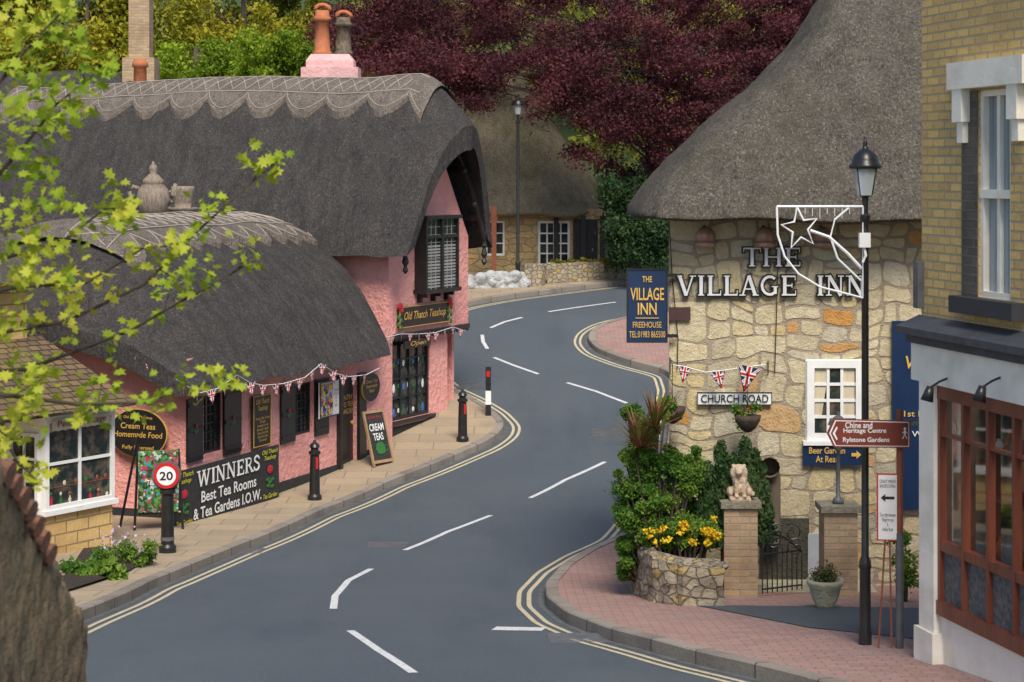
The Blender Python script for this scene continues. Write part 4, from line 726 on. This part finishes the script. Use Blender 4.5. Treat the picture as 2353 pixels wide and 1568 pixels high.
for cx_,cz_,sx in((a.x+.12,a.z-.2,1),(b.x-.1,a.z-.28,-1),(a.x+.16,z0+.68,-1),(b.x-.14,z0+.68,1)):
    m.tube([(cx_+sx*(.015+.012*t)*math.cos(t),22.80,cz_+(.015+.012*t)*math.sin(t)) for t in np.arange(0,9,.5)],.008,5)
m.make('bars',[BLK],S)
m=M(fi); q=rect(fi,1855,1225,1892,1420); m.box(q[0],q[1],.0,.06,q[2],q[3]); m.make('door',[mat('pale_grey_door',(.42,.45,.47),(.34,.37,.39),5,.5)],I); m=M(fi); q=rect(fi,1800,1330,1990,1350); m.box(q[0]-1,q[1],.05,.9,-6,g(23.5)+.15); m.make('step',[CONC],I)
m=M(fi); q=rect(fi,1745,1190,1858,1420); m.box(q[0],q[1],.03,.05,q[2],q[3]); m.make('recess_shade_panel',[mat('painted_recess_shade',(.05,.045,.035),(.10,.09,.06),5,.95,.03)],I)  # flat panel on the wall behind the gate, shade painted in as dark colour
p=P(1770,1075,23.75); m=M(); m.tube([(p.x-.02,p.y-.12,p.z+.02),(p.x,p.y,p.z),(p.x+.03,p.y+.05,p.z-.1),(p.x+.03,p.y+.05,p.z-.9)],[.12,.11,.1,.1],12,0,False); m.make('vent_pipe',[mat('clay_pipe',(.16,.12,.09),None)],I,smooth=True)
p=P(1896,1437,21.3); p.z=g(21.3)+.13; S=thing('plant_pot','weathered stone urn planted with small shrubs','plant pot',p); m=M(); m.lathe((p.x,p.y,p.z),[(.1,0),(.11,.04),(.14,.1),(.17,.22),(.2,.26),(.2,.3),(.17,.3),(.16,.27)],18); m.make('pot',[CONC],S,smooth=True); leafobj('foliage',clump((p.x,p.y,p.z+.34),.14,700),.02,leafm('pot_leaf',(.09,.16,.03),(.30,.06,.12),(.06,.12,.02),6),S)
bush('garden_plant','green shrub behind the sign posts',[(2080,1290,22,30),(2085,1330,22,28),(2070,1240,22.2,22)],.025,MIDG,n=400)
# ---------- lamp posts
def lamppost(p,h,lab,grp,k=1.0):
    S=thing('street_lamp',lab,'street lamp',p,grp); m=M(); z=p.z; m.lathe((p.x,p.y,z),[(.06*k,0),(.06*k,.12),(.052*k,.16),(.05*k,.68),(.058*k,.7),(.053*k,.75),(.034*k,.8),(.032*k,h-.75),(.045*k,h-.73),(.045*k,h-.68),(.025*k,h-.66),(.03*k,h-.52),(.06*k,h-.5)],16); m.make('post',[BLK],S,smooth=True).data.set_sharp_from_angle(angle=.6)
    m=M(); m.lathe((p.x,p.y,z+h-.5),[(.07*k,0),(.115*k,.24)],8); m.make('lantern_glass',[LANT],S)
    m=M()
    for a in range(4):
        c,s_=math.cos(a*math.pi/2+.785),math.sin(a*math.pi/2+.785); m.tube([(p.x+.075*k*c,p.y+.075*k*s_,z+h-.5),(p.x+.122*k*c,p.y+.122*k*s_,z+h-.25)],.006*k,5)
    m.lathe((p.x,p.y,z+h-.26),[(.145*k,0),(.15*k,.03),(.125*k,.05),(.12*k,.08),(.1*k,.13),(.055*k,.165),(.03*k,.18),(.02*k,.21),(.025*k,.23),(.005*k,.29)],18); m.make('lamp_cap',[BLK],S,smooth=True); return S
p=G(1988,1512); p.z+=.12; LH=4.55; lamppost(p,LH,'black heritage street lamp on the brick pavement','heritage street lamps'); LPp=p
p2=G(1190,668); lamppost(p2,5.2,'tall black heritage street lamp beside the far road','heritage street lamps',1.25)
q=P(1986,552,LPp.y-.05); m=M(); m.box(q.x-.05,q.x+.05,q.y-.04,q.y+.03,q.z-.065,q.z+.065); m.tube([(q.x,q.y,q.z-.06),(q.x+.01,q.y-.02,q.z-.14),(q.x-.02,q.y-.03,q.z-.2)],.012,5); m.make('junction_box',[WHT],top=('white electrical junction box strapped to the lamp post','junction box'))
DD=LPp.y-.02; S=thing('festive_light_frame','white wire star light decoration fixed to the lamp post','decoration',P(1980,580,DD)); m=M()
def tp(px,r=.0095): m.tube([P(u,v,DD) for u,v in px],r,5)
tp([(1785,475),(1983,475)],.011);tp([(1785,475),(1787,540),(1803,590),(1835,630),(1885,660),(1983,685)]);tp([(1983,475),(1983,685)],.007)
st=[(1838+46*(1 if k%2==0 else .42)*math.cos(math.pi/2+k*math.pi/5+.15)*.95,525-50*(1 if k%2==0 else .42)*math.sin(math.pi/2+k*math.pi/5+.15)) for k in range(11)]; tp(st,.0105); tp([(1950,478),(1918,505),(1908,545),(1925,595),(1978,645)]);tp([(1862,530),(1905,545),(1950,585),(1980,618)],.014)
for k in range(7): tp([(1850+k*17,478),(1850+k*17,478+14+5*(k%3))],.0025)
m.make('tube',[LITE],S)
p=G(2055,1512); p.z+=.12; p.y-=.25; S=thing('direction_sign','brown tourist direction sign on a slim timber post','sign',p); zt=P(2055,942,p.y).z; m=M(); m.tube([(p.x,p.y,p.z),(p.x,p.y,p.z+1.05)],.036,12,1); m.tube([(p.x,p.y,p.z+1.05),(p.x,p.y,zt)],.03,12,0); m.make('post',[REDB,GREY],S)
fs=Fr((p.x,p.y-.06,0),(0,-1)); A_=lambda u,v:fs.hit(u,v)
def arrow(k,y,mt,nm):
    pts=[(1900+k*1.8,996),(1916+k,963+k),(2092-k,967+k),(2092-k,1030-k),(1916+k,1028-k)]; m=M(fs); a=[m.v((A_(*q)[0],y,A_(*q)[1])) for q in pts]; b=[m.v((A_(*q)[0],-.02,A_(*q)[1])) for q in pts]; m.idx(a)
    for i in range(5): m.idx([a[i],a[(i+1)%5],b[(i+1)%5],b[i]])
    m.make(nm,[mt],S)
arrow(0,.0,BROWN,'panel');arrow(3,.002,WHT,'border');arrow(5,.004,BROWN,'face')
for s,u,v,w_ in(('Chine and',1973,977,62),('Heritage Centre',1987,991,98),('Rylstone Gardens',1990,1012,106)): x,z=A_(u,v); text(S,fs,s,x,z,w_/F*p.y,14/F*p.y,.007,WHT,0,.012)
m=M(fs); x,z=A_(1922,996); m.face([(x-.035,.007,z),(x,.007,z+.06),(x+.01,.007,z+.05),(x-.015,.007,z),(x+.01,.007,z-.05),(x,.007,z-.06)]); x,z=A_(2079,997); m.ball((x,.007,z+.045),.011,.002,.012); m.tube([(x,.007,z+.03),(x,.007,z-.005)],.008,5); m.tube([(x-.02,.007,z-.045),(x,.007,z-.005),(x+.02,.007,z-.045)],.005,5); m.tube([(x-.02,.007,z+.005),(x,.007,z+.028),(x+.022,.007,z+.005)],.004,5); m.make('pictogram',[WHT],S)
p=G(2022,1508); p.z+=.12;p.y-=.35; fs=Fr((p.x,p.y,0),(-.1,-1)); S=thing('shop_notice','red framed white notice on a slim metal stand','sign',p); h=rect(fs,2015,1088,2063,1242); m=M(fs); cx=(h[0]+h[1])/2; m.tube([(cx-.08,0,p.z),(cx-.02,0,h[2])],.009,6); m.tube([(cx+.04,0,p.z),(cx+.02,0,h[2])],.009,6); m.make('stand',[REDB],S)
m=M(fs); m.box(h[0],h[1],0,.02,h[2],h[3]); m.make('frame',[RED],S); m=M(fs); m.box(h[0]+.01,h[1]-.01,.005,.023,h[2]+.012,h[3]-.012); m.make('panel',[WHT],S); ww=h[1]-h[0];hh=h[3]-h[2]
text(S,fs,'CRAFT MEWS\nSHOPS OPEN',cx,h[3]-hh*.15,ww*.78,hh*.12,.026,BLK); text(S,fs,'Turn right between\nVillage Inn pub\n&\nHollier Road',cx,h[2]+hh*.28,ww*.75,hh*.27,.026,BLK)
m=M(fs); az=h[3]-hh*.36; m.face([(cx-.06,.026,az),(cx-.02,.026,az+.035),(cx-.02,.026,az+.012),(cx+.06,.026,az+.012),(cx+.06,.026,az-.012),(cx-.02,.026,az-.012),(cx-.02,.026,az-.035)]); m.make('arrow',[BLK],S)
# ---------- brick building
K=Vector(((2118-U0)/F*17.2,17.2,0)); fb=Fr(K,(-.974,-.227)); B=thing('brick_shop','yellow brick shop with white framed window and mahogany shopfront','shop',(4.2,15,g(15)))
zc=fb.hit(2118,748)[1]; wn=rect(fb,2248,205,2322,680); wn=(wn[0],wn[1],fb.hit(2290,688)[1],fb.hit(2290,205)[1]); sh=(fb.hit(2168,1200)[0],5.5,fb.hit(2200,1420)[1]-.0,fb.hit(2200,890)[1])
m=M(fb); holes(m,0,7,zc-.05,3,[wn],.12); m.face([(0,0,-6),(0,-5,-6),(0,-5,3),(0,0,3)]); m.face([(0,0,-6),(.12,0,-6),(.12,0,zc),(0,0,zc)]); m.make('wall',[BRY],B)
m=M(fb); m.box(wn[0]-.28,wn[0]-.0,.0,.012,wn[2]-.0,wn[3]); m.make('brick_surround',[DARKBRK],B)
WHS=mat('shop_white',(.92,.87,.76),(.84,.79,.69),4,.6,.003,20,c3=(.74,.69,.59),s3=2)
wx=window(B,fb,wn,2,1,WHS,.05,.05,-.08,mat('net_curtain',(.38,.42,.45),(.16,.19,.21),3,.15,0,None,(6,6,.15)),.06); m=M(fb); zz=(wn[2]+wn[3])/2; m.box(wn[0],wn[1],-.1,-.01,zz-.035,zz+.035); m.make('transom',[WHS],wx)
m=M(fb); m.box(wn[0]-.38,wn[1]+.38,0,.1,wn[3]+.02,wn[3]+.24); 
for x in(wn[0]-.3,wn[1]+.1): m.box(x,x+.17,0,.09,wn[3]-.25,wn[3]+.02); m.box(x+.03,x+.14,0,.06,wn[3]-.42,wn[3]-.25)
m.make('lintel',[WHS],B); m=M(fb); m.box(wn[0]-.3,wn[1]+.25,0,.12,wn[2]-.14,wn[2]-.003); m.make('window_sill',[mat('slate',(.045,.045,.05),None,6)],B)
m=M(fb); m.box(-.05,7,0,.22,zc-.06,zc+.0); m.box(-.02,7,0,.14,zc-.14,zc-.06); m.face([(-.05,.22,zc),(7,.22,zc),(7,0,zc+.09),(-.05,0,zc+.09)]); m.make('cornice',[mat('lead',(.07,.075,.085),(.04,.04,.05),6,.6)],B)
m=M(fb); m.box(.0,7,0,.1,sh[3]+.0,zc-.14); m.box(.14,sh[0],0,.09,-5,sh[3]); m.box(.1,sh[0]+.04,0,.12,-5,g(17)+.4); m.make('shopfront_trim',[WHS],B)
m=M(fb); m.box(sh[0],7,-.02,.06,sh[3]-.12,sh[3]); m.box(sh[0],2.6,-.02,.07,sh[2]-.02,sh[2]+.1); m.box(sh[0],2.2,-.02,.05,sh[2]+.52,sh[2]+.6)
for x in np.linspace(sh[0],2.2,5): m.box(x,x+.045,-.01,.055,sh[2],sh[3])
for z in(sh[3]-.42,): m.box(sh[0],2.2,-.01,.045,z-.012,z+.012)
for x in(2.2,2.28): m.box(x,x+.05,-.02,.08,-5,sh[3])
m.make('shopfront_frame',[MAHO],B)
CLG,nt_,b_=base('clear_glass'); tr=N(nt_,'ShaderNodeBsdfTransparent'); mx=N(nt_,'ShaderNodeMixShader'); mx.inputs[0].default_value=.25; gl=N(nt_,'ShaderNodeBsdfGlossy'); gl.inputs['Roughness'].default_value=.03; nt_.links.new(tr.outputs[0],mx.inputs[1]); nt_.links.new(gl.outputs[0],mx.inputs[2]); nt_.links.new(mx.outputs[0],nt_.nodes['Material Output'].inputs[0])
m=M(fb); m.face([(sh[0],.0,sh[2]+.55),(2.25,.0,sh[2]+.55),(2.25,.0,sh[3]-.1),(sh[0],.0,sh[3]-.1)]); m.make('shop_window',[CLG],B); m=M(fb); m.box(sh[0]+.02,2.2,-.04,.015,sh[2],sh[2]+.55); m.make('lower_panel',[mat('chalk_panel',(.04,.045,.05),(.16,.16,.16),22,.7)],B)
INT=mat('shop_interior',(.09,.065,.045),(.03,.02,.015),3,.8); m=M(fb); m.box(sh[0]-.05,2.3,-1.0,-.95,-5,sh[3]); m.box(sh[0]-.08,sh[0]-.03,-.95,-.03,-5,sh[3]); m.box(sh[0]-.03,2.25,-.94,-.05,sh[2]+.4,sh[2]+.45)
for z in(.95,1.35,1.75): m.box(sh[0]+.0,2.2,-.7,-.35,sh[2]+z,sh[2]+z+.02)
m.make('shop_interior',[INT],B)
m=M(fb)
for k in range(50):
    x=random.uniform(sh[0]+.08,2.15); z=sh[2]+random.choice((.46,.97,1.37,1.77)); yb=random.uniform(-.6,-.4); hz=random.uniform(.08,.24); m.lathe((x,yb,z),[(.02,0),(.045,hz*.3),(.04,hz*.6),(.015,hz*.8),(.02,hz)],8,k%7)
o=m.make('shop_stock',[WHT,TERRA,GREENP,GREY,BLUEB,CREAM,GREY],B); o['kind']='stuff'
m=M(fb); m.box(sh[0],2.25,-.1,.02,-5.2,sh[2]-.02); m.make('stall_riser',[WHS],B); m=M(fb); m.box(2.33,7,-.8,-.7,-5,sh[3]); m.make('doorway',[BLKM],B)
m=M(fb); m.box(-.045,.05,0,.06,zc+.15,zc+.55); m.make('meter_box',[GREY],B)
for u,v,nm in((2138,905,1),(2258,905,1)):
    a=fb.hit(u,v,.25); p=fb.w(a[0],.25,a[1]); q=fb.w(a[0],.05,a[1]+.14); L_=thing('spotlight','small black spotlight on the white shop fascia','light',p,'spotlights on shop fascia'); m=M(); m.tube([p+Vector((0,0,.06)),p-Vector((.03,.0,.06))],[.03,.055],12); m.make('shade',[BLK],L_,smooth=True); m=M(); m.tube([q,q.lerp(p,.6)+Z*.04,p+Z*.05],.01,5); m.make('arm',[BLK],L_)
# ---------- background cottage
Dc=57.; fc=Fr((P(1040,600,Dc).x,Dc,0),(0,-1)); C=thing('stone_cottage','sandstone cottage with tall thatched roof across the road','house',(0,59,g(58)))
h1=rect(fc,1115,508,1160,588);h2=rect(fc,1236,508,1310,612); x1=fc.hit(1388,600)[0]; m=M(fc); holes(m,-1.5,x1,-4.2,-1.0,[h1,h2],.12); m.face([(x1,0,-4.2),(x1,-6,-4.2),(x1,-6,-1),(x1,0,-1)]); m.make('wall',[STONEB],C)
window(C,fc,h1,2,3,WHT,.06,.03); window(C,fc,h2,4,4,WHT,.07,.04)
for u in(1278,1384,1340): m=M(fc); x=fc.hit(u,560)[0]; m.box(x-.07,x+.07,.0,.12,-4.2,-1.2); m.make('timber_post',[BLKM],C)
m=M(fc); x=fc.hit(1345,560)[0]; m.box(x-.35,x+.35,.002,.02,-3.2,-1.3); m.make('doorway',[BLKM],C)
rl=[(890,505),(892,440),(897,380),(903,320),(910,250),(918,200),(925,165)];rr=[(1400,492),(1393,445),(1350,388),(1300,325),(1250,258),(1215,205),(1190,165)]
R_=[]
for ins,dz in((1.2,.1),(.4,0),(.08,-.08)): R_.append((P(*rl[0],Dc).x+ins,P(*rr[0],Dc).x-ins,Dc-.5+ins,P(*rr[0],Dc).z+dz))
for k,(a,b) in enumerate(zip(rl,rr)): z=P(*b,Dc+k*.35).z; R_.append((P(*a,Dc+k*.35).x,P(*b,Dc+k*.35).x,Dc-.5+k*.5,z))
R3=R_[:3]
for a,b in zip(R_[3:],R_[4:]):
    for f in(0,.25,.5,.75): R3.append(tuple(a[i]+(b[i]-a[i])*f for i in range(4)))
R3.append(R_[-1]); R_=R3
m=M()
def cr(i,j):
    x0,x1,yf,z=R_[i]; yb=Dc*2+6-yf-.0; th=-math.pi+2*math.pi*j/96; c_,s_=math.cos(th),math.sin(th); cx=(x0+x1)/2; rx=(x1-x0)/2; cy=(yf+yb)/2; ry=(yb-yf)/2
    x=cx+rx*math.copysign(abs(c_)**.5,c_); y=cy+ry*math.copysign(abs(s_)**.5,s_); nn=.1*noise.noise(Vector((x,y,z)))+.04*noise.noise(Vector((x*5,y*5,z*5))); return (x+nn,y+nn,z+nn)
m.grid(cr,len(R_)-1,96); m.face([(R_[-1][0],R_[-1][2],R_[-1][3]+.02),(R_[-1][1],R_[-1][2],R_[-1][3]+.02),(R_[-1][1],63,R_[-1][3]+.02),(R_[-1][0],63,R_[-1][3]+.02)]); m.make('roof',[THB],C,smooth=True)
m=M(); a=G(1255,664);b=G(1450,648)
def lw(i,j):
    t=i/24; p=a.lerp(b,t); zt_=P(1350,603,54.5).z+.05*noise.noise(Vector((t*9,0,0))); z=g(p.y)-.1+(zt_-g(p.y)+.1)*min(j,6)/6; nn=.06*noise.noise(Vector((t*18,j*.7,2))); return (p.x+nn,p.y+nn+(.0 if j<=6 else .35),z)
m.grid(lw,24,7); m.make('low_stone_wall',[STONEG],top=('low rubble stone wall beside the far pavement','wall'))
m=M()
for k in range(90): u=random.uniform(1068,1208); p=G(u,676-(u-1072)*.03); r=random.uniform(.10,.2); m.ball((p.x,p.y+.15+random.uniform(0,.3),g(p.y)+random.uniform(.02,.48)),r,r*.8,r*.75,0,7)
o=m.make('white_rockery',[WHR],top=('whitewashed rock mound beside the far pavement','rocks')); md=o.modifiers.new('r','REMESH'); md.mode='VOXEL'; md.voxel_size=.035
m=M(); p=G(1225,668); m.tube([(p.x,p.y+.2,p.z-.1),(p.x,p.y+.2,p.z+.7)],[.35,.3],8); m.make('stone_gate_pier',[STONEG],top=('rough stone pier between rockery and low wall','pier'))
bush('garden_plant','low green plants with blue flowers by the cottage wall',[(1235+R2.uniform(-10,25),645+R2.uniform(-18,10),54.3,R2.uniform(5,9)) for _ in range(8)],.05,MIDG,n=120,cat='plant')
bush('garden_plant','green and gold plants along the low stone wall',[(1270+k*14,603+R2.uniform(-4,3),54.7,R2.uniform(5,8)) for k in range(12)],.05,WOODL,n=110,cat='plant')
p=P(1135,620,55.5); S=thing('timber_sign_post','red brown timber post with crossbar and blue flag','post',(p.x,p.y,g(p.y))); m=M(); m.box(p.x-.07,p.x+.07,p.y-.07,p.y+.07,g(p.y),P(1135,474,55.5).z); m.box(p.x-.3,p.x+.1,p.y-.03,p.y+.03,P(0,505,55.5).z,P(0,497,55.5).z); m.make('post',[REDB],S); m=M(); m.box(p.x-.3,p.x-.12,p.y-.05,p.y-.04,P(0,545,55.5).z,P(0,505,55.5).z); m.make('flag',[BLUEB],S)
fh=Fr((P(-60,300,50).x,50,0),(0.05,-1)); H=thing('thatched_cottage','distant thatched cottage with tall stone chimney','house',(-9,52,g(52)))
m=M(fh); m.box(.3,5.0,-5,-.5,-4.5,.9); m.make('wall',[STONEB],H); Rh=Roof(fh,-1,lambda t:5.4-.5*(1-abs(t)),-2.6,3.2,lambda x:2.75-.07*max(0,x-3.0)**2*1.5,lambda x:.3,.35,1.4,9); Rh.build(H,TH)
m=M(); c=P(324,130,52.5); m.box(c.x-.27,c.x+.27,c.y-.3,c.y+.3,c.z-1,c.z+2.2); m.box(c.x-.42,c.x+.42,c.y-.4,c.y+.4,c.z-1,c.z-.05); m.make('chimney',[BRP],H)
m=M(); c=P(322,200,47); m.lathe((c.x,c.y,c.z-.5),[(.2,0),(.17,.1),(.15,.95),(.19,.98),(.19,1.08),(.14,1.1),(.14,1.16)],14); m.make('chimney_pot',[TERRA],H,smooth=True)
# ---------- trees
def tree(lab,b,cl,size,mt,n,r0=.25,name='tree',lr=1):
    b=Vector(b); T_=thing(name,lab,'tree',b); cs=[Vector(c[0]) for c in cl]; cen=sum(cs,Vector())/len(cs); m=M(); top=Vector((b.x,b.y,max(cen.z+1,b.z+3)))
    m.tube([b-Z*.3,b.lerp(top,.3)+Vector((.1,.0,0)),b.lerp(top,.65),top],[r0*1.2,r0,r0*.7,r0*.35],9); 
    for c in cs[::3]:
        s=b.lerp(top,random.uniform(.35,.9)); mdp=s.lerp(c,.5)+Vector((0,0,.25)); m.tube([s,mdp,c],[r0*.3*lr,r0*.18*lr,r0*.06*lr],5)
    m.make('trunk',[BARK],T_,smooth=True); leafobj('crown',np.concatenate([clump(c,r,n,z) for c,r,z in cl]),size,mt,T_); return T_
lu=[760,830,900,1000,1060,1100,1150,1210,1250,1330,1400,1470,1530,1600,1700,1800,1960];lvv=[110,175,185,190,250,275,200,220,300,370,420,420,390,330,270,200,100]
cl=[]
for k in range(480):
    u=random.uniform(750,1980); mx_=np.interp(u,lu,lvv)-18; v=-140+(mx_+140)*random.random()**.8; D=random.uniform(52.5,56) if v>130 else random.uniform(53,62); cl.append((P(u,v,D),random.uniform(.3,.75),random.uniform(.3,.55)))
tree('large copper beech with dark purple red foliage',(4.5,63,g(63)),cl,.05,BEECH,440,.4,'beech_tree',.3)
def box_tree(lab,D,u0,u1,v0,v1,n,r,size,mt,per,tu):
    cl=[(P(random.uniform(u0,u1),random.uniform(v0,v1),D+random.uniform(-1.5,1.5)),random.uniform(.4,1)*r,random.uniform(.6,.8)) for _ in range(n)]; b=P(tu,300,D); b.z=g(D); tree(lab,b,cl,size,mt,per,.2)
box_tree('bright yellow green spring tree above the roofs',62,550,715,85,230,44,.55,.065,SPR,330,640)
box_tree('yellow green tree behind the chimney',66,370,560,100,240,40,.65,.075,SPR,280,450)
box_tree('olive green tree beyond the cottages',72,80,330,-60,170,40,.95,.09,WOODL,380,200)
box_tree('olive green tree beyond the cottages',70,-60,120,-80,170,30,.95,.09,WOODL,380,20)
box_tree('tall olive tree behind the thatch',74,400,740,-130,90,46,.95,.09,WOODL,380,560)
cl=[(P(random.uniform(1395,1545),random.uniform(430,600),53.5+random.uniform(-.5,1)),random.uniform(.25,.6),.9) for _ in range(50)]; b=P(1460,640,53.8); b.z=g(53.8); tree('dark glossy evergreen beside the road',b,cl,.055,DKG,420,.15)
pts=[]
for k in range(520):
    D=random.uniform(76,100); u=random.uniform(-500,2700); v=random.uniform(-250,420); pts.append(clump(P(u,v,D),random.uniform(.9,2.0),190))
o=leafobj('woodland',np.concatenate(pts),.17,WOODL); o['kind']='stuff'
bush('garden_plant','low flowering plant at the pavement edge',[(R2.uniform(205,345),R2.uniform(1250,1315),26+R2.uniform(-.2,.2),R2.uniform(14,26)) for _ in range(18)],.022,MIDG,extra=[(250,1245,26,38,50),(300,1250,26.1,38,50),(330,1275,26,24,30)],n=280,cat='plant')
bush('garden_plant','grassy green plant beside the kerb',[(R2.uniform(150,280),R2.uniform(1300,1355),24.8+R2.uniform(-.2,.2),R2.uniform(14,26)) for _ in range(20)],.05,MIDG,n=150,cat='plant',up=1.5)
m=M(); q=[G(120,1395),G(300,1335),G(350,1300),G(200,1270)]
m.face([(p.x,p.y,g(p.y)+.14) for p in q]); structure(m.make('soil',[SOIL]))
# foreground maple
b0=Vector((-3.6,9.2,g(9.2))); T_=thing('maple_tree','maple branches with bright yellow green spring leaves','tree',b0); m=M(); m.tube([b0,b0+Vector((.05,.1,2)),b0+Vector((0,.2,4.2))],[.16,.13,.08],10)
br=[([(-140,800),(0,765),(150,740),(330,655),(450,535),(560,435),(635,372)],9.9),([(-140,860),(60,850),(300,760),(420,690),(500,650),(575,603)],10.3),([(-140,900),(30,910),(180,930),(330,925),(430,895),(545,862)],9.6),([(-140,520),(-20,420),(60,330),(130,240),(230,160)],9.7),([(-140,330),(-10,200),(80,90),(150,20)],9.4),([(-140,640),(20,590),(140,560),(240,480),(300,478)],10.1),([(-140,700),(40,660),(200,650),(330,570),(400,565)],9.8),([(-140,900),(-20,960),(40,1060),(80,1100)],9.5)]
lp=[]
for px,D in br:
    pp=[P(u,v,D) for u,v in px]; m.tube(pp,[.014-.011*k/(len(pp)-1) for k in range(len(pp))],6)
    for k in range(1,len(pp)-1):
        for t in(0,.3,.65):
            c=pp[k].lerp(pp[k+1],t); e=c+Vector((random.uniform(-.04,.08),random.uniform(-.12,.12),random.uniform(-.07,.12))); m.tube([c,e],[.004,.002],4)
            for _ in range(7): lp.append(e+Vector([random.gauss(0,.045) for _ in range(3)]))
    for _ in range(10): lp.append(pp[-1]+Vector([random.gauss(0,.038) for _ in range(3)]))
for u,v,r in((50,50,50),(130,40,40),(180,95,28),(30,150,50),(110,180,40),(200,185,35),(250,150,25),(40,250,50),(120,280,40),(180,255,30),(30,350,50),(95,410,40),(150,470,35),(40,480,50),(30,560,50),(90,580,40),(280,480,20),(50,650,45),(150,640,30),(20,760,45),(100,860,30),(50,940,45),(20,1000,35),(200,940,25),(40,880,50)):
    for _ in range(int(r*.68)): lp.append(P(u+random.gauss(0,r*.55),v+random.gauss(0,r*.55),random.uniform(9.2,10.4)))
m.make('trunk',[BARK],T_)
shape=[(0,-.15),(.3,-.35),(.28,-.05),(.75,0),(.5,.25),(.6,.6),(.25,.5),(0,1.0),(-.25,.5),(-.6,.6),(-.5,.25),(-.75,0),(-.28,-.05),(-.3,-.35)]
m=M()
for c in lp:
    n1=Vector((random.gauss(0,.6),random.gauss(-.3,.6),random.gauss(.7,.4))).normalized(); a=n1.cross(Vector([random.gauss(0,1) for _ in range(3)])).normalized(); b=n1.cross(a); s=random.uniform(.028,.058); cup=random.uniform(-.4,.4)
    m.face([c+a*x*s+b*y*s+n1*(cup*abs(x)*s) for x,y in shape])
m.make('crown',[MAPL],T_)
# ---------- light, camera
w=bpy.data.worlds.new('World'); bpy.context.scene.world=w; w.use_nodes=True; nt=w.node_tree; sk=nt.nodes.new('ShaderNodeTexSky'); sk.sky_type='NISHITA'; sk.sun_disc=False
sv=Vector((.12,-.62,.78)).normalized(); sk.sun_elevation=math.asin(sv.z); sk.sun_rotation=math.atan2(sv.x,sv.y); nt.links.new(sk.outputs[0],nt.nodes['Background'].inputs[0]); nt.nodes['Background'].inputs[1].default_value=.15
l=bpy.data.lights.new('sun','SUN'); l.energy=4.9; l.angle=math.radians(26); l.color=(1,.92,.80); lo=bpy.data.objects.new('sun',l); bpy.context.scene.collection.objects.link(lo); lo.rotation_euler=sv.to_track_quat('Z','Y').to_euler()
c=bpy.data.cameras.new('camera'); co=bpy.data.objects.new('camera',c); bpy.context.scene.collection.objects.link(co); co.rotation_euler=(math.pi/2,0,0); c.sensor_width=36; c.lens=F/2353*36; c.shift_y=-384/2353; c.clip_end=1000; c.dof.use_dof=True; c.dof.focus_distance=30; c.dof.aperture_fstop=5
bpy.context.scene.camera=co
bpy.context.scene.view_settings.view_transform='Standard'
